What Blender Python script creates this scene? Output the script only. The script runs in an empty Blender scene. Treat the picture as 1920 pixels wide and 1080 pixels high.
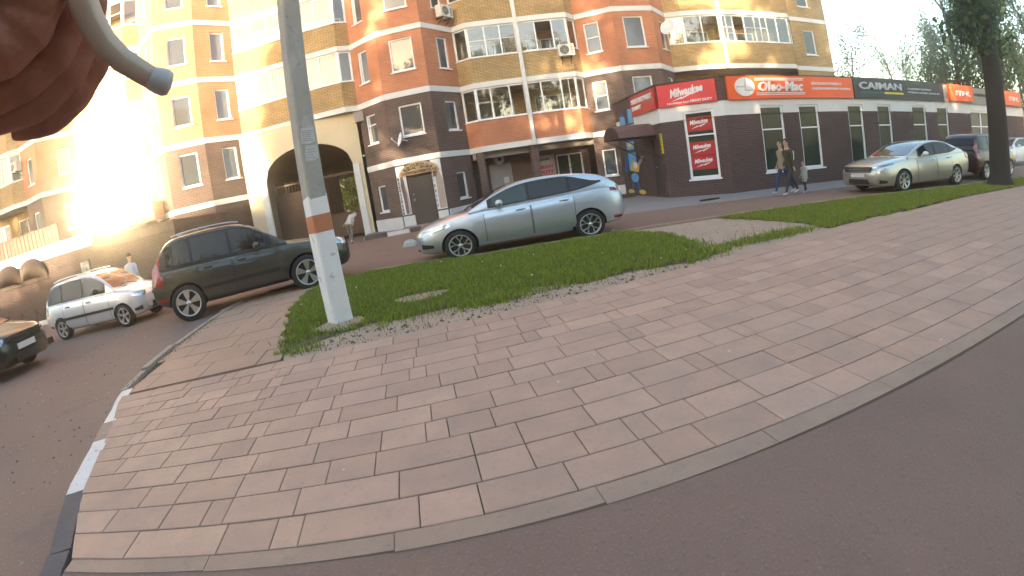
import bpy, bmesh, math, random
import numpy as np
from mathutils import Vector, Matrix
random.seed(7); rng = np.random.default_rng(11)
S = bpy.context.scene; COL = S.collection; R = math.radians
# ------------------------------------------------------------------ camera (wide action-camera lens)
cd = bpy.data.cameras.new('camera'); cam = bpy.data.objects.new('camera', cd); COL.objects.link(cam); S.camera = cam
EYE = Vector((0, 0, 1.558))
cd.type = 'PANO'; cd.panorama_type = 'FISHEYE_LENS_POLYNOMIAL'
cd.sensor_fit = 'HORIZONTAL'; cd.sensor_width = 19.2; cd.sensor_height = 10.8
FPX, KPX = 937.65, -0.0201686
cd.fisheye_fov = math.pi
cd.fisheye_polynomial_k0 = 0.0; cd.fisheye_polynomial_k1 = -100/FPX; cd.fisheye_polynomial_k2 = 0.0
cd.fisheye_polynomial_k3 = -100/FPX*KPX*0.01; cd.fisheye_polynomial_k4 = 0.0
cd.clip_start = 0.02; cd.clip_end = 2000
CR = Matrix(((0.96888353, 0.18957783, -0.15913818), (-0.19521045, 0.18997863, -0.96218553), (-0.1521762, 0.96331115, 0.22107474)))
cam.matrix_world = Matrix.Translation(EYE) @ CR.to_4x4()
# ------------------------------------------------------------------ sky, sun, exposure
SUN_AZ, SUN_EL = R(209.0), R(6.6)          # azimuth clockwise from +Y
SUN_DIR = Vector((math.sin(SUN_AZ)*math.cos(SUN_EL), math.cos(SUN_AZ)*math.cos(SUN_EL), math.sin(SUN_EL)))
W = bpy.data.worlds.new('World'); S.world = W; W.use_nodes = True
nt = W.node_tree; bg = nt.nodes['Background']
sk = nt.nodes.new('ShaderNodeTexSky'); sk.sky_type = 'NISHITA'; sk.sun_disc = False
sk.sun_elevation = SUN_EL; sk.sun_rotation = SUN_AZ; sk.altitude = 150; sk.air_density = 1.0; sk.dust_density = 1.2; sk.ozone_density = 1.0
nt.links.new(sk.outputs[0], bg.inputs[0]); bg.inputs[1].default_value = 0.15
sl = bpy.data.lights.new('sun', 'SUN'); so = bpy.data.objects.new('sun', sl); COL.objects.link(so)
sl.energy = 5.0; sl.angle = R(0.5); sl.color = (1.0, 0.80, 0.52)
so.rotation_euler = SUN_DIR.to_track_quat('Z', 'Y').to_euler()
S.view_settings.view_transform = 'Standard'; S.view_settings.look = 'None'; S.view_settings.gamma = 1.0
S.view_settings.use_curve_mapping = False; S.view_settings.exposure = 2.62
S.cycles.use_denoising = True; S.cycles.max_bounces = 8; S.cycles.transparent_max_bounces = 12
S.cycles.sample_clamp_indirect = 400.0; S.cycles.caustics_reflective = True; S.cycles.blur_glossy = 0.0; S.cycles.volume_bounces = 1

# ------------------------------------------------------------------ helpers
def tag(o, label=None, cat=None, group=None, kind=None):
    if label: o['label'] = label
    if cat: o['category'] = cat
    if group: o['group'] = group
    if kind: o['kind'] = kind
    return o
def empty(name, loc, rz=0.0, **k):
    o = bpy.data.objects.new(name, None); COL.objects.link(o); o.location = loc; o.rotation_euler = (0, 0, rz); o.empty_display_size = .2
    return tag(o, **k)
def link(name, me, parent=None, world=True):
    o = bpy.data.objects.new(name, me); COL.objects.link(o)
    if parent is not None:
        o.parent = parent
        if world:                                   # the mesh is in world coordinates: undo the chain's shift
            p, t = parent, Vector((0, 0, 0))
            while p is not None: t += p.location; p = p.parent
            o.location = -t
    return o
class MB:
    def __init__(s): s.v = []; s.f = []; s.m = []; s.u = []; s.sm = []
    def face(s, pts, m=0, uv=None, smooth=False):
        i = len(s.v); s.v += [tuple(p) for p in pts]; s.f.append(tuple(range(i, i+len(pts)))); s.m.append(m)
        s.u.append(uv if uv else [(p[0]+p[1], p[2]) for p in pts]); s.sm.append(smooth)
    def grid(s, P, m=0, smooth=True, closed=False):   # P[i][j]
        n, k = len(P), len(P[0]); i0 = len(s.v)
        for r in P: s.v += [tuple(p) for p in r]
        for i in range(n-1):
            for j in range(k if closed else k-1):
                a, b, c, d = i*k+j, i*k+(j+1) % k, (i+1)*k+(j+1) % k, (i+1)*k+j
                q = (i0+a, i0+b, i0+c, i0+d); s.f.append(q); s.m.append(m(i, j) if callable(m) else m)
                s.u.append([(s.v[x][0]+s.v[x][1], s.v[x][2]) for x in q]); s.sm.append(smooth)
    def box(s, x0, x1, y0, y1, z0, z1, m=0, rz=0.0, c=(0, 0)):
        P = [(x, y, z) for z in (z0, z1) for x, y in ((x0, y0), (x1, y0), (x1, y1), (x0, y1))]
        if rz:
            cs, sn = math.cos(rz), math.sin(rz); P = [(c[0]+(x-c[0])*cs-(y-c[1])*sn, c[1]+(x-c[0])*sn+(y-c[1])*cs, z) for x, y, z in P]
        for q in ((0, 1, 5, 4), (1, 2, 6, 5), (2, 3, 7, 6), (3, 0, 4, 7), (4, 5, 6, 7), (3, 2, 1, 0)): s.face([P[k] for k in q], m)
    def frame(s, o, a, b, n, du, dv, dn, m=0):        # box from corner o along unit a, b, n with lengths
        o, a, b, n = Vector(o), Vector(a)*du, Vector(b)*dv, Vector(n)*dn
        P = [o, o+a, o+a+b, o+b, o+n, o+a+n, o+a+b+n, o+b+n]
        for q in ((3, 2, 1, 0), (4, 5, 6, 7), (0, 1, 5, 4), (1, 2, 6, 5), (2, 3, 7, 6), (3, 0, 4, 7)): s.face([P[k] for k in q], m)
    def prism(s, pts, off, m=0):
        off = Vector(off); a = [Vector(p) for p in pts]; b = [p+off for p in a]
        s.face(a[::-1], m); s.face(b, m)
        for i in range(len(a)):
            j = (i+1) % len(a); s.face([a[i], a[j], b[j], b[i]], m)
    def tube(s, path, rad, n=8, m=0, caps=True, flat=1.0, smooth=True):
        path = [Vector(p) for p in path]; rad = rad if isinstance(rad, (list, tuple)) else [rad]*len(path)
        rows = []; up = Vector((0, 0, 1)); T0 = (path[1]-path[0]).normalized()
        x = T0.cross(up) if abs(T0.z) < .95 else T0.cross(Vector((0, 1, 0))); x.normalize()
        for i, p in enumerate(path):
            T = (path[min(i+1, len(path)-1)]-path[max(i-1, 0)]).normalized()
            x = (x-T*x.dot(T)).normalized(); y = T.cross(x)
            rows.append([p+(x*math.cos(t)+y*math.sin(t)*flat)*rad[i] for t in [2*math.pi*k/n for k in range(n)]])
        s.grid(rows, m, smooth, closed=True)
        if caps: s.face(rows[0][::-1], m); s.face(rows[-1], m)
    def lathe(s, prof, n=24, m=0, axis='Y', c=(0, 0, 0), caps=False):   # prof: (radius, along axis)
        rows = []
        for r, h in prof:
            row = []
            for k in range(n):
                a = 2*math.pi*k/n; ca, sa = r*math.cos(a), r*math.sin(a)
                p = (ca, h, sa) if axis == 'Y' else ((h, ca, sa) if axis == 'X' else (ca, sa, h))
                row.append((p[0]+c[0], p[1]+c[1], p[2]+c[2]))
            rows.append(row)
        s.grid(rows, m, True, closed=True)
        if caps: s.face(rows[0][::-1], m); s.face(rows[-1], m)
    def mesh(s, name, mats):
        me = bpy.data.meshes.new(name); me.from_pydata(s.v, [], s.f)
        mats = mats if isinstance(mats, (list, tuple)) else [mats]
        for q in mats: me.materials.append(q)
        me.polygons.foreach_set('material_index', s.m); me.polygons.foreach_set('use_smooth', s.sm)
        uv = me.uv_layers.new(name='UV'); uv.data.foreach_set('uv', [c for f in s.u for p in f for c in p])
        me.update(); return me
    def build(s, name, mats, parent=None, world=True): return link(name, s.mesh(name, mats), parent, world)
def cleanup(me, merge=1e-4, normals=True):
    b = bmesh.new(); b.from_mesh(me); bmesh.ops.remove_doubles(b, verts=b.verts, dist=merge)
    if normals: bmesh.ops.recalc_face_normals(b, faces=b.faces)
    b.to_mesh(me); b.free(); return me
def baked(o):                                       # apply the modifiers of o, keep it as one plain mesh
    dg = bpy.context.evaluated_depsgraph_get(); me = bpy.data.meshes.new_from_object(o.evaluated_get(dg))
    o.modifiers.clear(); o.data = me; return o
def copy_tree(o, parent=None):
    c = o.copy(); COL.objects.link(c)
    if parent is not None: c.parent = parent
    for ch in list(o.children): copy_tree(ch, c)
    return c

# ------------------------------------------------------------------ materials
def mat(name, col, rough=.6, metal=0.0, noise=None, bump=None, spec=.5, coat=0.0, trans=None, coord='Object'):
    m = bpy.data.materials.new(name); m.use_nodes = True; t = m.node_tree; b = t.nodes['Principled BSDF']
    b.inputs['Base Color'].default_value = (*col, 1); b.inputs['Roughness'].default_value = rough; b.inputs['Metallic'].default_value = metal
    b.inputs['Specular IOR Level'].default_value = spec
    if coat: b.inputs['Coat Weight'].default_value = coat; b.inputs['Coat Roughness'].default_value = .04
    tc = t.nodes.new('ShaderNodeTexCoord')
    if noise:                                       # (scale, amount, second colour, detail)
        sc, am, c2, det = noise
        n = t.nodes.new('ShaderNodeTexNoise'); n.inputs['Scale'].default_value = sc; n.inputs['Detail'].default_value = det; n.inputs['Roughness'].default_value = .65
        t.links.new(tc.outputs[coord], n.inputs['Vector'])
        r = t.nodes.new('ShaderNodeValToRGB'); r.color_ramp.elements[0].position = .5-am; r.color_ramp.elements[1].position = .5+am
        r.color_ramp.elements[0].color = (*col, 1); r.color_ramp.elements[1].color = (*c2, 1)
        t.links.new(n.outputs['Fac'], r.inputs[0]); t.links.new(r.outputs[0], b.inputs['Base Color'])
    if bump:                                        # (scale, strength, distance)
        n = t.nodes.new('ShaderNodeTexNoise'); n.inputs['Scale'].default_value = bump[0]; n.inputs['Detail'].default_value = 6
        t.links.new(tc.outputs[coord], n.inputs['Vector']); u = t.nodes.new('ShaderNodeBump')
        u.inputs['Strength'].default_value = bump[1]; u.inputs['Distance'].default_value = bump[2]
        t.links.new(n.outputs['Fac'], u.inputs['Height']); t.links.new(u.outputs[0], b.inputs['Normal'])
    return m
def mix_over(m, scale, lo, hi, col, amount=1.0, coord='Object', detail=4, stretch=None):
    """lay a second noise-masked colour (dirt, wear) over the material's colour"""
    t = m.node_tree; b = t.nodes['Principled BSDF']; tc = t.nodes.new('ShaderNodeTexCoord')
    n = t.nodes.new('ShaderNodeTexNoise'); n.inputs['Scale'].default_value = scale; n.inputs['Detail'].default_value = detail; n.inputs['Roughness'].default_value = .7
    if stretch:
        mp = t.nodes.new('ShaderNodeMapping'); mp.inputs['Scale'].default_value = stretch
        t.links.new(tc.outputs[coord], mp.inputs[0]); t.links.new(mp.outputs[0], n.inputs['Vector'])
    else: t.links.new(tc.outputs[coord], n.inputs['Vector'])
    r = t.nodes.new('ShaderNodeMapRange'); r.inputs[1].default_value = lo; r.inputs[2].default_value = hi; r.inputs[4].default_value = amount
    t.links.new(n.outputs['Fac'], r.inputs[0])
    x = t.nodes.new('ShaderNodeMix'); x.data_type = 'RGBA'; x.inputs[7].default_value = (*col, 1)
    src = b.inputs['Base Color']
    if src.is_linked: t.links.new(src.links[0].from_socket, x.inputs[6])
    else: x.inputs[6].default_value = src.default_value
    t.links.new(r.outputs[0], x.inputs[0]); t.links.new(x.outputs[2], b.inputs['Base Color']); return m
def obj_random(m, amt_v=.25, amt_h=.0, sat=1.0):
    """vary brightness from object to object"""
    t = m.node_tree; b = t.nodes['Principled BSDF']; oi = t.nodes.new('ShaderNodeObjectInfo'); h = t.nodes.new('ShaderNodeHueSaturation')
    r = t.nodes.new('ShaderNodeMapRange'); r.inputs[3].default_value = 1-amt_v; r.inputs[4].default_value = 1+amt_v
    t.links.new(oi.outputs['Random'], r.inputs[0]); t.links.new(r.outputs[0], h.inputs['Value'])
    src = b.inputs['Base Color']
    if src.is_linked: t.links.new(src.links[0].from_socket, h.inputs['Color'])
    else: h.inputs['Color'].default_value = src.default_value
    t.links.new(h.outputs[0], b.inputs['Base Color']); return m
def brick(name, c1, c2, mortar, rough=.85, w=.26, h=.078, mo=.011):
    m = bpy.data.materials.new(name); m.use_nodes = True; t = m.node_tree; b = t.nodes['Principled BSDF']; b.inputs['Roughness'].default_value = rough
    tc = t.nodes.new('ShaderNodeTexCoord'); k = t.nodes.new('ShaderNodeTexBrick')
    k.inputs['Scale'].default_value = 1; k.inputs['Brick Width'].default_value = w; k.inputs['Row Height'].default_value = h; k.inputs['Mortar Size'].default_value = mo
    k.inputs['Mortar Smooth'].default_value = .2; k.inputs['Color1'].default_value = (*c1, 1); k.inputs['Color2'].default_value = (*c2, 1); k.inputs['Mortar'].default_value = (*mortar, 1)
    t.links.new(tc.outputs['UV'], k.inputs['Vector'])
    n = t.nodes.new('ShaderNodeTexNoise'); n.inputs['Scale'].default_value = .8; n.inputs['Detail'].default_value = 5
    t.links.new(tc.outputs['Object'], n.inputs['Vector'])
    r = t.nodes.new('ShaderNodeMapRange'); r.inputs[1].default_value = .3; r.inputs[2].default_value = .7; r.inputs[3].default_value = .78; r.inputs[4].default_value = 1.14
    t.links.new(n.outputs['Fac'], r.inputs[0]); hs = t.nodes.new('ShaderNodeHueSaturation'); t.links.new(r.outputs[0], hs.inputs['Value']); t.links.new(k.outputs['Color'], hs.inputs['Color'])
    t.links.new(hs.outputs[0], b.inputs['Base Color'])
    u = t.nodes.new('ShaderNodeBump'); u.invert = True; u.inputs['Strength'].default_value = .9; u.inputs['Distance'].default_value = .012
    t.links.new(k.outputs['Fac'], u.inputs['Height']); t.links.new(u.outputs[0], b.inputs['Normal']); return m
def glass_clear(name, tint=(.82, .88, .86), refl=.16, rough=.02):
    m = bpy.data.materials.new(name); m.use_nodes = True; t = m.node_tree; t.nodes.remove(t.nodes['Principled BSDF']); out = t.nodes['Material Output']
    tr = t.nodes.new('ShaderNodeBsdfTransparent'); tr.inputs[0].default_value = (*tint, 1); g = t.nodes.new('ShaderNodeBsdfGlossy'); g.inputs['Roughness'].default_value = rough
    fr = t.nodes.new('ShaderNodeFresnel'); fr.inputs[0].default_value = 1.5; a = t.nodes.new('ShaderNodeMath'); a.operation = 'ADD'; a.inputs[1].default_value = refl; a.use_clamp = True
    x = t.nodes.new('ShaderNodeMixShader'); t.links.new(fr.outputs[0], a.inputs[0]); t.links.new(a.outputs[0], x.inputs[0]); t.links.new(tr.outputs[0], x.inputs[1]); t.links.new(g.outputs[0], x.inputs[2])
    t.links.new(x.outputs[0], out.inputs[0]); return m
M = {}
M['brick_dark'] = brick('dark brown brick', (.125, .078, .066), (.085, .052, .046), (.20, .155, .13))
M['brick_shop'] = brick('dark maroon brick', (.088, .050, .046), (.062, .036, .036), (.125, .095, .085))
M['brick_orange'] = brick('orange brick', (.58, .21, .105), (.50, .17, .08), (.52, .30, .19))
M['brick_yellow'] = brick('yellow brick', (.60, .42, .20), (.47, .32, .14), (.20, .135, .075), mo=.014)
M['plaster'] = mat('cream plaster', (.66, .58, .42), .9, noise=(1.3, .3, (.58, .49, .34), 5), bump=(40, .15, .01))
M['white'] = mat('white painted band', (.74, .74, .73), .8, noise=(2.5, .3, (.64, .64, .63), 5))
M['plinth'] = mat('white painted plinth', (.70, .71, .71), .85, noise=(3, .3, (.56, .56, .55), 6), bump=(60, .2, .01))
M['pvc'] = mat('white plastic window frame', (.82, .83, .84), .35)
M['sill'] = mat('white metal sill', (.80, .81, .82), .4)
M['soffit'] = mat('grey concrete soffit', (.36, .33, .30), .9, noise=(3, .3, (.27, .25, .23), 5))
M['inside'] = mat('dim interior', (.05, .045, .04), .9)
M['ceil_in'] = mat('pale balcony ceiling', (.55, .50, .45), .8)
def pane_mat(name, col, rough=.03, spec=.9, n=None):
    return mat(name, col, rough, spec=spec, noise=n)
M['pane_dark'] = pane_mat('dark window glass', (.060, .072, .082), .02, 1.0)
M['pane_blind_sky'] = pane_mat('window glass with pale blind and sky tone', (.20, .225, .25), .05, .8, (1.6, .3, (.13, .15, .18), 3))
M['pane_green'] = pane_mat('window glass with mirrored woods green', (.036, .055, .042), .03, .32, (2.0, .25, (.020, .032, .026), 3))  # green of the mirrored woods is put into the pane colour
M['pane_clear'] = glass_clear('clear balcony glass')
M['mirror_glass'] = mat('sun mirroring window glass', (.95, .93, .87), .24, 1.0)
M['roofing'] = mat('dark roofing edge', (.05, .045, .04), .7)
M['steel'] = mat('galvanised steel', (.55, .56, .57), .4, .8)
M['ac'] = mat('cream plastic casing', (.72, .70, .64), .5, noise=(6, .3, (.62, .60, .54), 3))
M['black'] = mat('black plastic', (.018, .018, .019), .5)
M['rubber'] = mat('tyre rubber', (.022, .021, .021), .85, bump=(80, .3, .004))
M['asphalt'] = mat('worn pinkish asphalt', (.255, .158, .114), .9, noise=(.45, .22, (.200, .126, .094), 8), bump=(220, .55, .01)); mix_over(M['asphalt'], 55, .54, .70, (.38, .29, .24), .75, detail=4); mix_over(M['asphalt'], 1.4, .56, .72, (.115, .092, .088), .55, detail=6)
M['asphalt_new'] = mat('smooth mauve asphalt', (.245, .152, .112), .88, noise=(.9, .2, (.202, .126, .094), 7), bump=(300, .5, .008)); mix_over(M['asphalt_new'], 75, .54, .70, (.32, .24, .21), .65, detail=4); mix_over(M['asphalt_new'], 38, .58, .72, (.10, .07, .06), .55, detail=5)
M['concrete'] = mat('grey concrete', (.40, .272, .195), .9, noise=(3.0, .3, (.31, .212, .155), 6), bump=(90, .35, .008)); mix_over(M['concrete'], 14, .55, .75, (.17, .15, .14), .5)
M['pavement'] = mat('grey pavement', (.30, .275, .26), .9, noise=(1.1, .3, (.22, .20, .19), 7), bump=(120, .4, .008))
M['paver'] = mat('pinkish concrete paver', (.515, .325, .230), .88, noise=(2.6, .2, (.410, .272, .205), 5), bump=(140, .4, .006)); mix_over(M['paver'], 26, .56, .78, (.22, .175, .155), .5); obj_random(M['paver'], .095)
M['joint'] = mat('sand filled joint', (.060, .045, .038), .95, bump=(150, .4, .006))
M['slab'] = mat('large pink paving slab', (.47, .30, .205), .88, noise=(1.2, .3, (.385, .245, .175), 6), bump=(110, .4, .006)); mix_over(M['slab'], 18, .55, .75, (.22, .165, .14), .55)
M['kerb_white'] = mat('white kerb paint', (.74, .70, .68), .85, noise=(5, .3, (.62, .57, .55), 5), bump=(60, .4, .01)); mix_over(M['kerb_white'], 9, .58, .68, (.30, .26, .25), .9, detail=7)
M['kerb_dark'] = mat('dark kerb paint', (.075, .062, .06), .85, noise=(5, .3, (.12, .10, .095), 5))
M['dirt'] = mat('bare sandy soil', (.48, .35, .255), .95, noise=(2.2, .3, (.37, .265, .195), 8), bump=(45, .7, .03)); mix_over(M['dirt'], 20, .58, .7, (.15, .105, .075), .8, detail=6)
M['soil'] = mat('dark soil under grass', (.075, .062, .036), .95, noise=(4, .3, (.11, .085, .05), 6))
for k, c in (('grass_a', (.215, .270, .020)), ('grass_b', (.32, .345, .032)), ('grass_c', (.11, .165, .013)), ('grass_dry', (.24, .20, .10))):
    M[k] = mat(k.replace('_', ' '), c, .7)
    M[k].node_tree.nodes['Principled BSDF'].inputs['Subsurface Weight'].default_value = 0
# ------------------------------------------------------------------ ground, roads, kerbs
def sheet(name, poly, z, m, kind='structure', skirt=0.0):
    b = MB(); P = [(x, y, z) for x, y in poly]; b.face(P)
    if skirt:
        for i in range(len(P)):
            a, c = P[i], P[(i+1) % len(P)]; b.face([(a[0], a[1], z-skirt), (c[0], c[1], z-skirt), c, a])
    o = b.build(name, m); o['kind'] = kind; return o
def interp(pts, x): return float(np.interp(x, [p[0] for p in pts], [p[1] for p in pts]))
gm = MB(); n = 24; ext = [-400, -120, -60] + list(np.linspace(-40, 44, 22)) + [80, 160, 400]; ey = [-400, -120, -60] + list(np.linspace(-40, 44, 22)) + [80, 160, 400]
gm.grid([[(x, y, 0) for x in ext] for y in ey]); g = gm.build('ground', M['asphalt']); g['kind'] = 'structure'
YUP = [(-4, 4.95), (-1.77, 5.24), (.8, 5.45), (3, 5.72), (4.5, 5.96), (6.3, 6.28), (8.1, 6.48), (9.4, 6.55), (12.6, 6.85), (16.5, 6.87), (40, 7.7)]
LEFT = [(-2.30, 1.55), (-2.46, 1.98), (-2.90, 2.74), (-3.28, 3.72), (-3.46, 4.16), (-3.86, 5.0)]       # inner side of the left kerb
sheet('cycle_path', [(-1.2, -6), (45, -6), (45, 1.79), (8, 1.79), (3, 1.77), (.5, 1.80), (-1.6, 1.84), (-2.42, 1.84)], .0425, M['asphalt_new'], skirt=.0425)
sheet('walkway', [(-2.45, 1.9)] + LEFT[1:] + [(x, y) for x, y in YUP if x > -3.8] + [(40, 1.95)], .022, M['joint'], skirt=.022)
kb = empty('border_kerb', (6, 1.88, 0), kind='structure')
x = -2.42
while x < 40:
    b = MB(); L = 1.0; y0, y1 = (1.80 if x > .5 else 1.80+.04*min(1, (.5-x)/2.5)), 1.955
    b.box(x+.002, x+L-.002, y0, y1, 0, .048+random.uniform(-.0015, .0015)); b.build('kerb_stone', M['concrete'], kb); x += L
# pavers: courses of mixed lengths, fanning slightly to the right
walk = empty('paver_walkway', (3, 3.6, 0), kind='structure')
NROW = 12; cells = []
def yrow(i, x): return 1.965+(interp(YUP, x)-1.965)*i/NROW
for i in range(NROW):
    x = interp([(p[1], p[0]) for p in LEFT], yrow(i+.5, -3))+.03; last = None
    first = True
    while x < 38:
        L = random.choice([.15, .30, .30, .45, .45, .45, .60]) if last != .15 else random.choice([.30, .45, .60]); last = L
        L *= 1.0 if i else 1.05
        cells.append((i, x, x+L, first)); first = False; x += L
def paver(b, i, x0, x1, first=False):
    g = .0028; gy = .0055; dz = random.uniform(-.002, .002); t = .046+dz; e = .005
    sk = (yrow(i+1, x1)-yrow(i+1, x0))/(x1-x0)*0
    lo = [(x0+g, yrow(i, x0)+gy), (x1-g, yrow(i, x1)+gy), (x1-g, yrow(i+1, x1)-gy), (x0+g, yrow(i+1, x0)-gy)]
    if first:
        xa = interp([(p[1], p[0]) for p in LEFT], yrow(i, -3)); xb = interp([(p[1], p[0]) for p in LEFT], yrow(i+1, -3)); lo[0] = (xa+.012, lo[0][1]); lo[3] = (xb+.012, lo[3][1])
    cx, cy = (x0+x1)/2, sum(p[1] for p in lo)/4
    ins = lambda p: (p[0]+(e if p[0] < cx else -e), p[1]+(e if p[1] < cy else -e))
    hi = [ins(p) for p in lo]
    A = [(*p, .018) for p in lo]; B = [(*p, t-e*.7) for p in lo]; Cc = [(*p, t) for p in hi]
    tl = random.uniform(-.0012, .0012); Cc = [(p[0], p[1], p[2]+tl*(1 if k % 2 else -1)) for k, p in enumerate(Cc)]
    b.face(Cc)
    for k in range(4):
        j = (k+1) % 4; b.face([A[k], A[j], B[j], B[k]]); b.face([B[k], B[j], Cc[j], Cc[k]])
cells.sort(key=lambda c: math.hypot((c[1]+c[2])/2, yrow(c[0]+.5, c[1])))
rest = MB(); nb = 0
for i, x0, x1, fst in cells:
    cxp = (x0+x1)/2; cyp = yrow(i+.5, x0)
    az = math.degrees(math.atan2(cxp, cyp))
    if nb < 300 and -58 < az < 66:
        b = MB(); paver(b, i, x0, x1, fst); b.build('paver', M['paver'], walk); nb += 1
    else: paver(rest, i, x0, x1, fst)
M['paver_far'] = mat('pinkish concrete paver field', (.475, .304, .215), .88, noise=(2.6, .2, (.388, .256, .193), 6), bump=(140, .4, .006)); mix_over(M['paver_far'], 26, .56, .78, (.22, .175, .155), .5)
o = rest.build('paver_field', M['paver_far'], walk); o['kind'] = 'stuff'
# the left kerb, old painted stones
lk = empty('painted_kerb', (-3.6, 4.5, 0), kind='structure')
KL = [(-2.28, .9), (-2.50, 1.5), (-2.68, 2.0), (-3.06, 2.74), (-3.43, 3.72), (-3.60, 4.16), (-4.0, 5.2), (-4.14, 6.0), (-4.24, 7.2), (-4.27, 8.4), (-4.24, 9.4), (-4.1, 10.2), (-3.6, 10.9), (-2.8, 11.3)]
mats = ['kerb_dark2', 'kerb_dark2', 'kerb_dark2', 'kerb_white', 'concrete', 'kerb_white', 'concrete', 'concrete', 'concrete', 'concrete', 'concrete', 'concrete', 'concrete']
M['kerb_dark2'] = mat('grey worn kerb concrete', (.145, .118, .112), .9, noise=(4, .3, (.10, .083, .08), 6), bump=(60, .4, .01))
M['kerb_old'] = mat('old broken kerb concrete', (.46, .37, .31), .9, noise=(4, .3, (.32, .25, .21), 6), bump=(40, .6, .02))
for (a, c), mm in zip(zip(KL[:-1], KL[1:]), mats):
    a, c = Vector((*a, 0)), Vector((*c, 0)); d = (c-a).normalized(); nn = Vector((d.y, -d.x, 0)); b = MB()
    if a.y > 5.1:
        wd = .10*random.uniform(.8, 1.1); L = (c-a).length*random.uniform(.90, .97); h = .055+random.uniform(-.015, .02); mm = 'kerb_old'; a = a+nn*random.uniform(-.03, .03)
    else: wd, L, h = (.17 if a.y < 3.0 else .15), (c-a).length*.992, .044
    k = 5; top = []
    for s_ in range(k+1):
        t = s_/k; j = random.uniform(-.010, .010)
        top.append((a+d*L*t, j))
    for side in range(k):
        (p, j0), (q, j1) = top[side], top[side+1]
        P = [p+nn*j0, q+nn*j1, q+nn*(wd+j1*.3), p+nn*(wd+j0*.3)]
        up = [Vector((v.x, v.y, h+random.uniform(-.002, .002))) for v in P]; b.face(up[::-1]); b.face([P[0], P[1], up[1], up[0]]); b.face([P[2], P[3], up[3], up[2]])
        if side == 0: b.face([P[3], P[0], up[0], up[3]])
        if side == k-1: b.face([P[1], P[2], up[2], up[1]])
    b.build('kerb_stone', M[mm], lk)
# side path of large slabs between the kerb and the lawn
sp = empty('side_path', (-3.1, 7.5, 0), kind='structure')
sheet_pts = [(-3.82, 5.02), (-1.80, 5.30), (-1.95, 6.2), (-2.3, 8.0), (-2.4, 9.3), (-2.25, 10.15), (-1.9, 10.8), (-2.8, 11.15), (-3.5, 10.8), (-4.0, 10.1), (-4.13, 9.2), (-4.15, 8.0), (-4.12, 7.0), (-4.02, 6.0)]
sb = MB(); sb.face([(x, y, .026) for x, y in sheet_pts]); sb.build('bedding', M['joint'], sp)
def xl(y): return interp([(5.0, -3.80), (6, -4.0), (7, -4.08), (8, -4.12), (9.2, -4.10), (10.1, -3.95), (10.8, -3.5), (11.15, -2.9)], y)
def xr(y): return interp([(5.3, -1.80), (6.2, -1.95), (8, -2.3), (9.3, -2.4), (10.15, -2.25), (10.8, -1.9)], y)
yy = 5.12; r_ = 0
while yy < 10.6:
    L = .62; off = .3*(r_ % 2)
    cols = list(np.arange(-4.3-off, -1.5, .72))
    for x0 in cols:
        x1 = x0+.72; ya, yb = yy+.09*(x0+3), yy+L+.09*(x0+3)
        xa, xb = max(x0, xl((ya+yb)/2)), min(x1, xr((ya+yb)/2))
        if xb-xa < .12: continue
        b = MB(); h = .044+random.uniform(-.004, .003); g_ = .006
        ya2, yb2 = max(ya, 5.06+.13*(xa+3.8)), yb
        if yb2-ya2 < .1: continue
        yy0 = lambda q: max(yy+.09*(q+3), 5.06+.13*(q+3.8)); yy1 = lambda q: yy+L+.09*(q+3); b.prism([(xa+g_, yy0(xa)+g_, .02), (xb-g_, yy0(xb)+g_, .02), (xb-g_, yy1(xb)-g_, .02), (xa+g_, yy1(xa)-g_, .02)], (0, 0, h-.02)); b.build('slab', M['slab'], sp)
    yy += L; r_ += 1
# pavements along the buildings, driveway
sheet('shop_pavement', [(4.9, 13.35), (8.85, 12.62), (11.5, 12.1), (20, 11.6), (45, 10.9), (45, 16), (10, 17), (8.9, 22), (5.0, 22.5)], .012, M['pavement'], skirt=.012)
sheet('house_pavement', [(-2.3, 20.1), (2.9, 19.75), (5.2, 19.4), (8.4, 19.0), (9.2, 24), (-2.3, 24)], .10, M['pavement'], skirt=.1)
sheet('annex_pavement', [(-24, 15.6), (-8.2, 15.6), (-8.2, 17), (-24, 17)], .09, M['pavement'], skirt=.09)
kh = empty('house_kerb', (0, 20, 0), kind='structure')
for k in range(12):
    a = k*.92-2.2; b = MB(); y = 20.02-.11*(a+2.3)
    b.box(a, a+.88, y-.15, y, 0, .17+random.uniform(-.02, .02)); b.build('kerb_stone', M['kerb_white'] if k in (1, 3, 5, 8) else M['kerb_dark'], kh)
ka = empty('annex_kerb', (-14, 15.5, 0), kind='structure')
for k in range(16):
    a = -23.6+k*.96; b = MB(); b.box(a, a+.94, 15.44, 15.59, 0, .16); b.build('kerb_stone', M['kerb_white'] if k % 2 else M['kerb_dark'], ka)
kd = empty('brick_red_kerb', (-9.5, 8.8, 0), kind='structure')
M['kerb_red'] = mat('reddish kerb concrete', (.16, .072, .06), .9, noise=(5, .3, (.10, .05, .045), 5))
for k in range(4):
    b = MB(); a = Vector((-9.75, 9.9, 0)); b.box(-10.2+k*.0, -10.2+.16, 7.6+k*.8, 8.38+k*.8, 0, .15); b.build('kerb_stone', M['kerb_red'], kd)
kl = empty('lawn_kerb', (4, 9.9, 0), kind='structure')
LTOP = [(-1.1, 10.62), (0, 10.45), (1.2, 10.02), (4.3, 9.72), (6.5, 9.52), (8.94, 9.33), (11.8, 9.02), (15.5, 8.42), (20.7, 8.18), (40, 7.95)]
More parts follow.
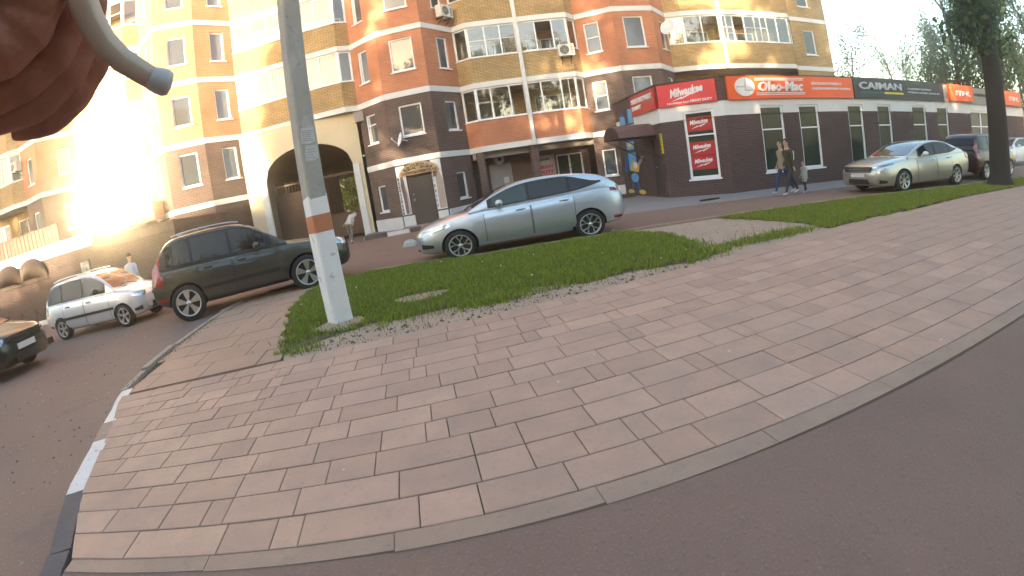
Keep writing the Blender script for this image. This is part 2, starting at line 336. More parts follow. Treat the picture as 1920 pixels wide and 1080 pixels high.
for a, c in zip(LTOP[:-1], LTOP[1:]):
    k = max(1, int((c[0]-a[0])/1.0))
    for q in range(k):
        p0 = Vector((a[0]+(c[0]-a[0])*q/k, a[1]+(c[1]-a[1])*q/k, 0)); p1 = Vector((a[0]+(c[0]-a[0])*(q+1)/k, a[1]+(c[1]-a[1])*(q+1)/k, 0))
        d = (p1-p0); L = d.length; d.normalize(); b = MB(); b.frame(p0+d*.004, d, Vector((-d.y, d.x, 0)), Vector((0, 0, 1)), L-.008, .12, .075+random.uniform(-.01, .01)); b.build('kerb_stone', M['concrete'], kl)
# dirt, lawns
def inside(poly, P):
    x, y = P[:, 0], P[:, 1]; c = np.zeros(len(P), bool); n = len(poly); j = n-1
    for i in range(n):
        xi, yi = poly[i]; xj, yj = poly[j]
        t = ((yi > y) != (yj > y)) & (x < (xj-xi)*(y-yi)/(yj-yi+1e-12)+xi); c ^= t; j = i
    return c
LAWN1 = [(-1.86, 5.50), (-2.0, 6.24), (-2.35, 7.9), (-2.43, 9.25), (-2.27, 10.15), (-1.88, 10.6), (-1.1, 10.62), (0, 10.45), (1.2, 10.02), (4.2, 9.73), (4.62, 8.6), (4.35, 7.3), (4.12, 6.55), (4.15, 6.22), (3.58, 6.02), (2.84, 6.2), (2.0, 6.1), (1.34, 6.34), (.69, 6.08), (.59, 6.22), (-.12, 6.10), (-.8, 6.15), (-1.32, 5.86), (-1.7, 5.62)]
LAWN2 = [(6.35, 9.5), (8.94, 9.32), (11.8, 9.0), (15.5, 8.4), (20.7, 8.15), (34, 7.95), (34, 7.5), (16.5, 6.95), (12.6, 6.92), (9.5, 6.64), (8.2, 6.58), (6.75, 6.40), (6.9, 7.2), (6.75, 8.2)]
sheet('bare_soil', [(x, y+.005) for x, y in YUP if -2 < x < 10] + [(9.4, 6.75), (7, 9.45), (4, 9.72), (1.2, 10.0), (0, 10.42), (-1.9, 10.58), (-2.4, 9.25), (-2.3, 8), (-1.95, 6.2), (-1.80, 5.32)][0:], .040, M['dirt'])
def lawn_soil(poly, name):
    b = MB(); b.face([(x, y, .046) for x, y in poly]); o = b.build(name, M['soil']); o['kind'] = 'structure'
lawn_soil(LAWN1, 'lawn_soil'); lawn_soil(LAWN2, 'lawn_soil')
def blades(name, pts, h0, h1, w, z=.04, mats=('grass_a', 'grass_b', 'grass_c', 'grass_dry'), pm=(.40, .30, .22, .08), label=None):
    n = len(pts); a = rng.uniform(0, 2*np.pi, n); h = rng.uniform(h0, h1, n); lean = rng.uniform(.1, .75, n)*h; b = rng.uniform(0, 2*np.pi, n)
    dx, dy = np.cos(a)*w/2, np.sin(a)*w/2; lx, ly = np.cos(b)*lean, np.sin(b)*lean
    V = np.zeros((n, 5, 3)); V[:, 0] = np.stack([pts[:, 0]-dx, pts[:, 1]-dy, np.full(n, z)], 1); V[:, 1] = np.stack([pts[:, 0]+dx, pts[:, 1]+dy, np.full(n, z)], 1)
    V[:, 2] = np.stack([pts[:, 0]+dx*.8+lx*.35, pts[:, 1]+dy*.8+ly*.35, z+h*.6], 1); V[:, 3] = np.stack([pts[:, 0]-dx*.8+lx*.35, pts[:, 1]-dy*.8+ly*.35, z+h*.6], 1)
    V[:, 4] = np.stack([pts[:, 0]+lx, pts[:, 1]+ly, z+h], 1)
    me = bpy.data.meshes.new(name); me.vertices.add(n*5); me.vertices.foreach_set('co', V.ravel())
    k = np.arange(n)*5; loops = np.stack([k, k+1, k+2, k+3, k+3, k+2, k+4], 1).ravel(); me.loops.add(n*7); me.loops.foreach_set('vertex_index', loops.astype(np.int32))
    me.polygons.add(n*2); st = np.stack([np.arange(n)*7, np.arange(n)*7+4], 1).ravel(); me.polygons.foreach_set('loop_start', st.astype(np.int32)); me.polygons.foreach_set('loop_total', np.tile([4, 3], n).astype(np.int32))
    for q in mats: me.materials.append(M[q])
    mi = rng.choice(len(mats), n, p=pm); me.polygons.foreach_set('material_index', np.repeat(mi, 2).astype(np.int32)); me.update(); me.validate()
    o = link(name, me); o['kind'] = 'stuff'
    if label: o['label'] = label
    return o
def scatter(poly, dens):
    P = np.array(poly); lo, hi = P.min(0), P.max(0); n = int(dens*(hi-lo).prod()); q = rng.uniform(lo, hi, (n, 2)); j = np.stack([np.sin(q[:, 0]*9+np.sin(q[:, 1]*13)*2)*.07+np.sin(q[:, 0]*31+q[:, 1]*17)*.035, np.sin(q[:, 0]*7.3+1.7*np.sin(q[:, 1]*11))*.09+np.sin(q[:, 0]*27-q[:, 1]*22)*.04], 1); return q[inside(poly, q+j)]
def clump(p, keep=.5, f=2.3):
    v = np.sin(p[:, 0]*f+np.sin(p[:, 1]*f*1.7)*1.3)*np.sin(p[:, 1]*f*1.1+1.0+np.sin(p[:, 0]*f*.8)); return p[(v > -.75+rng.uniform(-.3, .3, len(p))) | (rng.uniform(0, 1, len(p)) < keep)]
q1 = clump(scatter(LAWN1, 4200), .55)
bare = (np.hypot((q1[:, 0]+.15)/.42, (q1[:, 1]-7.15)/.30) < 1) | (np.hypot((q1[:, 0]+1.45)/.5, (q1[:, 1]-5.75)/.28) < 1)
bare |= np.hypot(q1[:, 0]+1.27, q1[:, 1]-6.42) < .34
q1 = q1[~bare | (rng.uniform(0, 1, len(q1)) < .15)]
bp = MB(); bp.face([(-.15+.40*math.cos(a)*(1+.2*math.sin(3*a)), 7.15+.28*math.sin(a)*(1+.2*math.cos(2*a)), .0495) for a in [2*math.pi*k/18 for k in range(18)]]); o = bp.build('bare_patch', M['dirt']); o['kind'] = 'structure'
blades('grass', q1, .03, .085, .009)
q2 = clump(scatter(LAWN2, 3000), .6); blades('grass', q2, .03, .08, .010)
fringe = np.concatenate([rng.normal((4.0, 6.35), (.25, .10), (700, 2)), rng.normal((5.0, 6.55), (.45, .10), (900, 2)), rng.normal((5.9, 6.65), (.35, .12), (900, 2)), rng.normal((.75, 6.0), (.22, .07), (600, 2)), rng.normal((1.6, 6.12), (.5, .06), (350, 2)), rng.normal((-.6, 6.0), (.6, .12), (260, 2)), rng.normal((-1.6, 5.5), (.15, .07), (140, 2)), rng.normal((4.3, 7.2), (.15, .35), (300, 2))])
blades('weeds', fringe, .03, .11, .012, label='longer weeds along the edge of the bare soil')
wild = rng.normal((5.6, 6.75), (.4, .12), (34, 2)); blades('weeds', wild, .12, .26, .010, mats=('grass_dry', 'grass_a'), pm=(.5, .5))
seam = np.stack([rng.uniform(-4.0, -3.8, 160), rng.uniform(5.2, 8.8, 160)], 1); seam[:, 0] -= np.interp(seam[:, 1], [5, 7, 9], [-.02, .13, .15]); blades('weeds', seam, .02, .06, .009, mats=('grass_c', 'grass_dry'), pm=(.5, .5))
# clods, twigs and crumbs
lit = np.stack([rng.uniform(-1.8, 4.2, 900), rng.uniform(0, 1, 900)], 1); lit[:, 1] = np.interp(lit[:, 0], [p[0] for p in YUP], [p[1] for p in YUP])+.05+lit[:, 1]**1.3*.75; blades('dry_straw', lit, .01, .03, .012, mats=('grass_dry', 'grass_c'), pm=(.75, .25))
cb = MB()
def clod(b, x, y, z, r, m=0):
    P = []; 
    for k in range(6): a = k*math.pi/3+random.uniform(-.3, .3); P.append((x+math.cos(a)*r*random.uniform(.7, 1.2), y+math.sin(a)*r*random.uniform(.7, 1.2)))
    t = (x, y, z+r*random.uniform(.5, .9))
    for k in range(6): b.face([(*P[k], z), (*P[(k+1) % 6], z), t], m)
for _ in range(230):
    x = random.uniform(-1.8, 4.2); y = random.uniform(interp(YUP, x)+.03, interp(YUP, x)+.55); clod(cb, x, y, .04, random.choice([.008, .012, .016, .03]))
for _ in range(90):
    x = random.uniform(4.2, 6.7); clod(cb, x, random.uniform(6.4, 9.4), .04, random.choice([.01, .014, .02]))
M['clod'] = mat('dark soil crumbs', (.17, .12, .09), .95, noise=(9, .3, (.10, .07, .05), 4)); o = cb.build('soil_clods', M['clod']); o['kind'] = 'stuff'
cr = MB()
for _ in range(620):
    a = random.uniform(0, 1); x = random.uniform(-7.5, -2.9); y = random.uniform(1.2, 9.5)
    if x > interp([(k[1], k[0]) for k in KL], y)-.05: continue
    clod(cr, x, y, .001, random.choice([.006, .009, .013, .02]), random.choice([0, 1]))
for _ in range(120): clod(cr, random.uniform(-2.4, 12), random.uniform(2, 6), .046, random.choice([.004, .006]))
for _ in range(60): clod(cr, random.uniform(-2, 8), random.uniform(.2, 1.8), .034, random.choice([.003, .005]))
o = cr.build('gravel_crumbs', [M['kerb_old'], M['clod']]); o['kind'] = 'stuff'
pt = MB()
for _ in range(26):
    x, y = random.uniform(-1.5, 10), random.uniform(2, 6); s_ = random.uniform(.005, .011); a = random.uniform(0, 3)
    pt.face([(x+math.cos(a+k*1.57)*s_, y+math.sin(a+k*1.57)*s_, .0495) for k in range(4)])
o = pt.build('petal_litter', M['white']); o['kind'] = 'stuff'
fl = MB()
for p in q1[rng.choice(len(q1), 12)].tolist()+q2[rng.choice(len(q2), 16)].tolist():
    r = random.uniform(.009, .014); z = random.uniform(.10, .15); fl.face([(p[0]+r*math.cos(k), p[1]+r*math.sin(k)*.6, z+r*math.sin(k)*.7) for k in (0, 1.05, 2.1, 3.14, 4.2, 5.2)])
M['petal'] = mat('pale flower head', (.72, .72, .58), .7); o = fl.build('lawn_flowers', M['petal']); o['kind'] = 'stuff'
# ------------------------------------------------------------------ the apartment building
V2 = lambda a: Vector((a[0], a[1], 0))
PT = {'F3': (-20.2, 22.04), 'F2': (-18.56, 21.5), 'F1': (-16.89, 22.83), 'G1': (-15.9, 21.78), 'G2': (-12.66, 21.77), 'D0': (-12.0, 22.2), 'D1': (-10.46, 20.71), 'D2': (-8.73, 21.39), 'D3': (-7.38, 22.84),
      'C1': (-6.41, 22.75), 'C2': (-2.34, 21.88), 'E1': (-1.78, 22.13), 'E2': (-.58, 20.89), 'E3': (1.32, 20.46), 'E4': (2.72, 21.83), 'E5': (3.27, 21.35), 'E6': (5.45, 21.21), 'E7': (7.7, 20.93), 'E8': (8.28, 21.46),
      'E9': (9.65, 20.33), 'E10': (11.61, 20.2), 'E11': (12.9, 21.3), 'E12': (13.65, 20.94), 'E13': (15.48, 20.39), 'E14': (19.91, 20.12), 'E14b': (20.47, 20.54), 'E15': (23.48, 20.55)}
def lev(k): return 2.73+2.785*(k-1) if k > 0 else 0.0
ZTOP = lev(6)
house = tag(empty('apartment_building', (3, 21, 0)), 'tall brick apartment block with orange bays and yellow glazed balconies', 'building')
def seg(p, q):
    p, q = V2(PT[p] if isinstance(p, str) else p), V2(PT[q] if isinstance(q, str) else q); e = (q-p); L = e.length; e.normalize(); return p, e, Vector((e.y, -e.x, 0)), L
def wall(b, p, q, z0, z1, holes=(), mz=lambda z: 0, cuts=(), dep=.13, rev=None):
    p, e, n, L = seg(p, q); us = sorted({0, L, *[h[0] for h in holes], *[h[1] for h in holes]}); zs = sorted({z0, z1, *[h[2] for h in holes], *[h[3] for h in holes], *[c for c in cuts if z0 < c < z1]})
    zs = [z for z in zs if z0-1e-6 <= z <= z1+1e-6]
    A = lambda u, z, d=0: p+e*u+n*d+Vector((0, 0, z)); off = p.x*.37+p.y*.11
    for i in range(len(us)-1):
        for j in range(len(zs)-1):
            uc, zc = (us[i]+us[i+1])/2, (zs[j]+zs[j+1])/2
            if any(h[0] < uc < h[1] and h[2] < zc < h[3] for h in holes): continue
            a, c, d, f = us[i], us[i+1], zs[j], zs[j+1]
            b.face([A(a, d), A(c, d), A(c, f), A(a, f)], mz(zc), [(a+off, d), (c+off, d), (c+off, f), (a+off, f)])
    for h in holes:
        a, c, d, f = h[:4]; m = mz((d+f)/2) if rev is None else rev
        for P, U in (((A(a, d), A(a, f), A(a, f, -dep), A(a, d, -dep)), 0), ((A(c, f), A(c, d), A(c, d, -dep), A(c, f, -dep)), 0), ((A(a, f), A(c, f), A(c, f, -dep), A(a, f, -dep)), 0), ((A(c, d), A(a, d), A(a, d, -dep), A(c, d, -dep)), 0)):
            b.face(list(P), m, [(0, d), (0, f), (.13, f), (.13, d)])
def window(parent, p, q, h, pane='pane_dark', style='', sill=True, dep=.10, fw=.065, name='window'):
    p, e, n, L = seg(p, q); a, c, d, f = h; Z = Vector((0, 0, 1)); b = MB()
    def bar(u0, u1, z0, z1, d0=-dep-.02, d1=-dep+.045): b.frame(p+e*u0+n*d0+Z*z0, e, Z, n, u1-u0, z1-z0, d1-d0)
    bar(a, a+fw, d, f); bar(c-fw, c, d, f); bar(a+fw, c-fw, f-fw, f); bar(a+fw, c-fw, d, d+fw*1.1); panes = [(a+fw, c-fw, d+fw, f-fw)]
    if 'h' in style: zz = d+(f-d)*(.64 if 'H' not in style else .5); bar(a+fw, c-fw, zz-.025, zz+.025)
    if 'v' in style: uu = (a+c)/2; bar(uu-.04, uu+.04, d+fw*1.1, f-fw)
    if '3' in style:
        for t in (1/3, 2/3): uu = a+(c-a)*t; bar(uu-.045, uu+.045, d+fw*1.1, f-fw)
        zz = d+(f-d)*.5; bar(a+fw, c-fw, zz-.03, zz+.03, d1=-dep+.03)
    if 's' in style: bar(a+fw+.05, a+fw+.10, d+fw, f-fw, d0=-dep, d1=-dep+.025)
    w = b.build(name, M['pvc'], parent)
    pb = MB(); A = lambda u, z: p+e*u+n*(-dep-.004)+Z*z
    for u0, u1, z0, z1 in panes: pb.face([A(u0, z0), A(u1, z0), A(u1, z1), A(u0, z1)])
    pb.build('pane', M[pane], w)
    if sill: s = MB(); s.frame(p+e*(a-.05)+n*(-dep)+Z*(d-.055), e, Z, n, c-a+.1, .055, dep+.07); s.build('sill', M['sill'], w)
    return w
def belt(parent, pts, z, h=.24, out=.035, mt='white', name='belt_course'):
    b = MB(); P = [V2(PT[x] if isinstance(x, str) else x) for x in pts]; ns = [Vector((d.y, -d.x, 0)).normalized() for d in (P[i+1]-P[i] for i in range(len(P)-1))]
    off = []
    for i in range(len(P)):
        if i == 0: o = ns[0]*out
        elif i == len(P)-1: o = ns[-1]*out
        else: m = (ns[i-1]+ns[i]).normalized(); o = m*(out/max(.3, m.dot(ns[i])))
        off.append(P[i]+o)
    for i in range(len(P)-1):
        a, c = off[i], off[i+1]; Z = Vector((0, 0, 1)); a0, c0 = P[i], P[i+1]
        b.face([a+Z*z, c+Z*z, c+Z*(z+h), a+Z*(z+h)]); b.face([a0+Z*z, c0+Z*z, c+Z*z, a+Z*z]); b.face([a+Z*(z+h), c+Z*(z+h), c0+Z*(z+h), a0+Z*(z+h)])
    return b.build(name, M[mt], parent)
ORG = lambda z: 1 if z > lev(2)+.1 else 0
def bay(names, spec, mats=('brick_dark', 'brick_orange')):
    """spec: one list of windows per face; each (u0, u1, z offset low, z offset high, levels, style)"""
    for (p, q), ws in zip(zip(names[:-1], names[1:]), spec):
        holes = []
        for u0, u1, lo, hi, ks, st in ws:
            for k in ks: holes.append((u0, u1, lev(k)+lo, lev(k)+hi, st, k))
        b = MB(); wall(b, p, q, 0, ZTOP, [h[:4] for h in holes], ORG, cuts=(lev(2)+.1,)); b.build('wall', [M[q] for q in mats], house)
        for i, h in enumerate(holes):
            pm = random.choice(['pane_dark', 'pane_dark', 'pane_blind_sky', 'pane_green'])
            if h[5] == 0 or 'd' in h[4]: pm = 'pane_dark'
            if 'b' in h[4]: pm = 'pane_blind_sky'
            window(house, p, q, h[:4], pm, h[4])
    for k in range(1, 6): belt(house, names, lev(k))
UP = (2, 3, 4, 5)
LO, HI = 1.05, 2.50
bay(['E1', 'E2', 'E3', 'E4'], [[(.42, 1.05, LO, HI, UP, 's'), (.38, 1.02, 1.15, 2.42, (1,), 'hsd'), (.42, .95, .92, 2.05, (0,), '')],
    [(.51, 1.50, 1.08, 2.52, UP, 'd'), (.54, 1.50, 1.12, 2.42, (1,), 'd')],
    [(.84, 1.53, LO, HI, UP, 's'), (.82, 1.54, 1.12, 2.40, (1,), ''), (.84, 1.44, .92, 2.05, (0,), '')]])
bay(['E8', 'E9', 'E10', 'E11'], [[(.36, 1.08, LO, HI, UP, 'hH'), (.33, 1.00, 1.16, 2.50, (1,), 'hH'), (.31, .96, .92, 2.12, (0,), '')],
    [(.48, 1.46, 1.06, 2.55, UP, 'b'), (.46, 1.42, 1.10, 2.50, (1,), 'b')],
    [(.75, 1.45, LO, HI, UP, ''), (.75, 1.45, LO, HI, (1,), '')]])
bay(['D0', 'D1', 'D2', 'D3'], [[(.7, 1.3, LO, HI, (1,)+UP, '')],
    [(.62, 1.46, .95, 2.3, UP, 'd'), (.62, 1.46, LO, HI, (1,), 'd')],
    [(.81, 1.55, 1.0, 2.44, UP, 'b'), (.81, 1.57, LO, HI, (1,), 'b')]])
bay(['F3', 'F2', 'F1'], [[(.62, 1.22, .85, 2.2, (1,)+UP, '')], [(1.12, 1.82, .88, 2.22, (1,)+UP, 'bd')]])
bay(['E14b', 'E15'], [[(.9, 1.8, .9, 2.32, UP, 'd'), (.9, 1.8, .9, 2.32, (1,), 'd')]], ('brick_yellow', 'brick_yellow'))
# back walls behind the balconies, with door and window of each flat
def backwall(p, q, k0, doors, mt='brick_yellow'):
    P, e, n, L = seg(p, q); holes = []
    for u0, u1, lo, hi in doors:
        for k in range(k0, 6): holes.append((u0, u1, lev(k)+lo, lev(k)+hi))
    b = MB(); wall(b, p, q, lev(k0) if k0 else 0, ZTOP, holes); b.build('wall', M[mt], house)
    for h in holes: window(house, p, q, h, random.choice(['pane_dark', 'pane_blind_sky', 'pane_dark']), 'vd' if h[3]-h[2] < 1.7 else '', sill=False)
backwall((2.6, 22.75), (8.5, 22.75), 1, [(.9, 1.6, .15, 2.35), (1.6, 2.6, .95, 2.35), (3.6, 4.3, .15, 2.35), (4.3, 5.3, .95, 2.35)])
backwall((-7.6, 23.9), (-1.6, 23.9), 2, [(1.1, 1.8, .15, 2.35), (1.8, 2.9, .95, 2.35), (3.7, 4.4, .15, 2.35), (4.4, 5.4, .95, 2.35)])
backwall((12.7, 22.1), (20.5, 22.1), 1, [(1.3, 2.0, .15, 2.35), (2.0, 3.2, .95, 2.35), (4.4, 5.1, .15, 2.35), (5.1, 6.3, .95, 2.35)])
backwall((-17.2, 23.5), (-11.6, 23.5), 0, [(1.1, 1.8, .15, 2.35), (1.8, 2.9, .95, 2.35), (3.2, 3.9, .15, 2.35), (3.9, 4.9, .95, 2.35)])
backwall((-26, 23.3), (-19.9, 23.3), 0, [(1.1, 1.8, .15, 2.35), (1.8, 2.9, .95, 2.35), (3.7, 4.4, .15, 2.35), (4.4, 5.4, .95, 2.35)])
def balcony(pts, k, back, par='brick_yellow', pipe=None, fronts=None, glassm=None, div=.78, par_h=1.37, glazed=False):
    P = [V2(PT[x] if isinstance(x, str) else x) for x in pts]; z0, zp, zt = lev(k), lev(k)+par_h, lev(k+1); Z = Vector((0, 0, 1)); b = MB()
    for i in range(len(P)-1):
        e = P[i+1]-P[i]; L = e.length; e.normalize(); n = Vector((e.y, -e.x, 0)); off = i*2.1
        A = lambda u, z, d: P[i]+e*u+n*d+Z*z
        b.face([A(0, z0+.24, 0), A(L, z0+.24, 0), A(L, zp, 0), A(0, zp, 0)], 0, [(off, z0), (off+L, z0), (off+L, zp), (off, zp)])
        b.face([A(L, z0+.1, -.12), A(0, z0+.1, -.12), A(0, zp, -.12), A(L, zp, -.12)], 0, [(0, 0), (L, 0), (L, 1.2), (0, 1.2)])
        b.face([A(0, zp, 0), A(L, zp, 0), A(L, zp, -.12), A(0, zp, -.12)], 0)
    poly = [p.copy() for p in P]+[Vector((P[-1].x, back, 0)), Vector((P[0].x, back, 0))]
    b.face([p+Z*(z0+.005) for p in poly][::-1], 1); b.face([p+Z*(z0+.11) for p in poly], 1); b.face([p+Z*(zt-.012) for p in poly][::-1], 2)
    bal = b.build('balcony', [M[par], M['soffit'], M['ceil_in']], house)
    belt(bal, pts, z0, name='band')
    fr = MB(); panes = []
    ledge = MB()
    for i in range(len(P)-1):
        e = P[i+1]-P[i]; L = e.length; e.normalize(); n = Vector((e.y, -e.x, 0))
        A = lambda u, z, d: P[i]+e*u+n*d+Z*z
        nn = max(1, int(round(L/div))); skip = 0
        cuts = [L*t/nn for t in range(nn+1)]
        if nn > 2: cuts = [0]+[c+random.uniform(-.10, .10) for c in cuts[1:-1]]+[L]
        fr.frame(A(0, zp, -.09), e, Z, n, L, .055, .06); fr.frame(A(0, zt-.075, -.09), e, Z, n, L, .075, .06)
        ledge.frame(A(-.02, zp-.03, -.02), e, Z, n, L+.04, .03, .06)
        for j, u in enumerate(cuts):
            w_ = .06 if 0 < j < nn else .085
            u0 = min(max(0, u-w_/2), L-w_); fr.frame(A(u0, zp+.055, -.085), e, Z, n, w_, zt-zp-.13, .055)
        for j in range(nn):
            a, c = cuts[j]+.03, cuts[j+1]-.03
            if random.random() < .3 and nn > 2: fr.frame(A((a+c)/2-.015, zp+.055, -.075), e, Z, n, .03, zt-zp-.13, .03)
            if random.random() < .25 and nn > 2: fr.frame(A(a, zp+.75, -.072), e, Z, n, c-a, .028, .028)
            panes.append([A(a, zp+.055, -.06), A(c, zp+.055, -.06), A(c, zt-.075, -.06), A(a, zt-.075, -.06)])
    if glazed:  # added mirror panels over the parapet brick to widen the sun glare
        e = (P[2]-P[1]); L = e.length; e.normalize(); n = Vector((e.y, -e.x, 0)); nn = int(round(L/.78))
        for j in range(nn):
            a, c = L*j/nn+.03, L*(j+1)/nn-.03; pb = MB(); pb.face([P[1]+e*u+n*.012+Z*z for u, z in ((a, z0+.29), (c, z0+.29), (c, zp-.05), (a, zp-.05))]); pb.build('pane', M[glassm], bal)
    ledge.build('ledge', M['sill'], bal); fr.build('glazing_frame', M['pvc'], bal)
    for j, q in enumerate(panes):
        if glassm is None and random.random() < .12 and len(panes) > 4: continue      # a sash slid open
        pb = MB(); pb.face(q); pb.build('pane', M[glassm or ('pane_clear')], bal)
    return bal
B2 = ['E4', 'E5', 'E6', 'E7', 'E8']; B1 = ['D3', 'C1', 'C2', 'E1']; B3 = ['E11', 'E12', 'E13', 'E14', 'E14b']; BG = ['F1', 'G1', 'G2', 'D0']; BL = [(-26.2, 22.9), (-25.5, 22.1), (-20.9, 21.75), 'F3']
for k in range(1, 6): balcony(B2, k, 22.75, 'brick_orange' if k == 1 else 'brick_yellow')
for k in range(2, 6): balcony(B1, k, 23.9, glassm='pane_blind_sky' if k == 2 else None)  # pale glass colour here imitates the sky mirrored in this glazing
for k in range(2, 6): balcony(B3, k, 22.1)
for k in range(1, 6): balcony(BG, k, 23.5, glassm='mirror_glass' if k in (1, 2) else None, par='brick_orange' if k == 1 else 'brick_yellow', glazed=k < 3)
for k in range(2, 6): balcony(BL, k, 23.3)
def pipe(x, y, z0):
    b = MB(); b.box(x-.075, x+.075, y-.09, y+.03, z0, ZTOP); b.build('downpipe_casing', M['white'], house); d = MB(); d.box(x+.0785, x+.095, y-.05, y+.02, z0, ZTOP); d.build('casing_joint', M['soffit'], house)
pipe(5.45, 21.17, lev(1)); pipe(15.48, 20.35, lev(2))
# roof, back and ends
b = MB(); top = ['F3', 'F2', 'F1', 'G1', 'G2', 'D0', 'D1', 'D2', 'D3', 'C1', 'C2', 'E1', 'E2', 'E3', 'E4', 'E5', 'E7', 'E8', 'E9', 'E10', 'E11', 'E12', 'E14', 'E14b', 'E15']
poly = [(-26.2, 34, ZTOP), (-26.2, 22.5, ZTOP)]+[(*PT[t], ZTOP) for t in top]+[(23.48, 34, ZTOP)]
b.face([Vector(p) for p in poly]); b.build('roof', M['roofing'], house)
b = MB(); wall(b, 'E15', (23.48, 34), 0, ZTOP); wall(b, (-26.2, 34), (-26.2, 22.5), 0, ZTOP); wall(b, (23.48, 34), (-1.9, 34), 0, ZTOP); wall(b, (-1.9, 34), (-7, 34), 4.6, ZTOP); wall(b, (-7, 34), (-26.2, 34), 0, ZTOP); b.build('wall', M['brick_yellow'], house)
# recess under the first balconies: wall with door, window; columns
b = MB(); wall(b, (2.6, 22.9), (8.5, 22.9), 0, lev(1), [(1.0, 2.05, .1, 2.15), (4.25, 5.55, 1.0, 2.2)]); b.build('wall', M['brick_dark'], house)
M['door_grey'] = mat('grey painted metal door', (.36, .37, .38), .55, noise=(3, .3, (.30, .31, .32), 4)); M['door_dark'] = mat('dark brown metal door', (.050, .043, .040), .45, noise=(5, .3, (.065, .056, .05), 4))
M['metal'] = mat('bare metal', (.62, .62, .60), .3, 1.0)
def door(p, q, h, m, hx=.12, parent=house, hs=1):
    P, e, n, L = seg(p, q); a, c, d, f = h; Z = Vector((0, 0, 1)); b = MB(); b.frame(P+e*(a+.03)+n*-.12+Z*d, e, Z, n, c-a-.06, f-d-.03, .045); b.frame(P+e*a+n*-.13+Z*d, e, Z, n, .03, f-d, .09); b.frame(P+e*(c-.03)+n*-.13+Z*d, e, Z, n, .03, f-d, .09); b.frame(P+e*(a+.03)+n*-.13+Z*(f-.03), e, Z, n, c-a-.06, .03, .09)
    for t in (.12, .62): b.frame(P+e*(a+.16)+n*-.075+Z*(d+(f-d)*t), e, Z, n, c-a-.32, (f-d)*.3, .012)
    o = b.build('door', m, parent); k = MB(); k.frame(P+e*(a+hx if hs > 0 else c-hx)+n*-.03+Z*(d+1.06), e, Z, n, .12, .02, .015); k.build('handle', M['metal'], o)
    return o
door((2.6, 22.9), (8.5, 22.9), (1.0, 2.05, .1, 2.15), M['door_grey'])
window(house, (2.6, 22.9), (8.5, 22.9), (4.25, 5.55, 1.0, 2.2), 'pane_green', 'v')
for x0, x1, y0, y1 in ((2.95, 3.25, 21.45, 21.75), (5.30, 5.62, 21.3, 21.62)):
    b = MB()
    for p, q in (((x0, y0), (x1, y0)), ((x1, y0), (x1, y1)), ((x1, y1), (x0, y1)), ((x0, y1), (x0, y0))): wall(b, p, q, 0, lev(1))
    b.build('column', M['brick_dark'], house)
b = MB(); b.box(2.8, 8.4, 21.75, 21.95, 2.45, 2.72); b.build('beam', M['soffit'], house)
# plinths, barber door
def plinth(p, q, u0, u1, z=.55):
    P, e, n, L = seg(p, q); b = MB(); b.frame(P+e*u0, e, Vector((0, 0, 1)), n, u1-u0, z, .05); b.build('plinth', M['plinth'], house)
plinth('E1', 'E2', 0, 1.70, .60); plinth('E2', 'E3', .03, .52, .60); plinth('E2', 'E3', 1.50, 1.92, .60); plinth('E3', 'E4', .03, 1.9, .60); plinth('E8', 'E9', 0, 1.75, .45)
b = MB(); P, e, n, L = seg('E2', 'E3'); b.frame(P+e*.55+n*.0+Vector((0, 0, .12)), e, Vector((0, 0, 1)), n, .93, 2.0, .06)
for z in (.35, 1.25): b.frame(P+e*.68+n*.06+Vector((0, 0, z)), e, Vector((0, 0, 1)), n, .67, .72, .012)
bd = b.build('door', M['door_dark'], house); 
for z, h, nm in ((1.16, .10, 'handle'), (1.42, .05, 'lock')): k = MB(); k.frame(P+e*.60+n*.06+Vector((0, 0, z)), e, Vector((0, 0, 1)), n, .05, h, .04); k.build(nm, M['metal'], bd)
b = MB(); b.frame(P+e*.1+n*.06+Vector((0, 0, .1)), e, Vector((0, 0, 1)), n, 1.75, .08, 1.0); b.build('doorstep', M['concrete'], house)
# archway under the left balconies
def archz(x): t = (x+4.4)/2.0; return 3.3+1.2*math.sqrt(max(0, 1-t*t)) if abs(t) < 1 else 0
b = MB(); xs = [-7.38, -6.4]+[-6.4+4.0*k/26 for k in range(1, 26)]+[-2.4, -1.95]; yA = 22.25
for x0, x1 in zip(xs[:-1], xs[1:]):
    if x1 <= -6.39 or x0 >= -2.41: b.face([(x0, yA, 0), (x1, yA, 0), (x1, yA, 5.54), (x0, yA, 5.54)]); continue
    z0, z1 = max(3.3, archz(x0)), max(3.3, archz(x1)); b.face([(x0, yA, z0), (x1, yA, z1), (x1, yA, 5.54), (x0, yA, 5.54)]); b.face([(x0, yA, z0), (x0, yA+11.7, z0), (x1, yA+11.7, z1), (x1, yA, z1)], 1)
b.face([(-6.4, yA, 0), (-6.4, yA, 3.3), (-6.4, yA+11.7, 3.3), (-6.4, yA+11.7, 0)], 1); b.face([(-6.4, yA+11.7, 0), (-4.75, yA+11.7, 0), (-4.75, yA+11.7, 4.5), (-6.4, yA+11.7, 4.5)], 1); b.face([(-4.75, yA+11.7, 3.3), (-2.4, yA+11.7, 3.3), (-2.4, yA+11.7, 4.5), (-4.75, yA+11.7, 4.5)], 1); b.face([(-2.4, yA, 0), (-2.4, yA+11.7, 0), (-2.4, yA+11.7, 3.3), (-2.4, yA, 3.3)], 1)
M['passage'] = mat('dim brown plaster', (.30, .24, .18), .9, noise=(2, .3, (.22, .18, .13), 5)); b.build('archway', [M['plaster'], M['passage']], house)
for x0, x1 in ((-2.41, -2.13), (-6.72, -6.42)): b = MB(); b.box(x0, x1, yA-.07, yA-.003, 0, 3.25); b.build('arch_pilaster', M['plinth'], house)
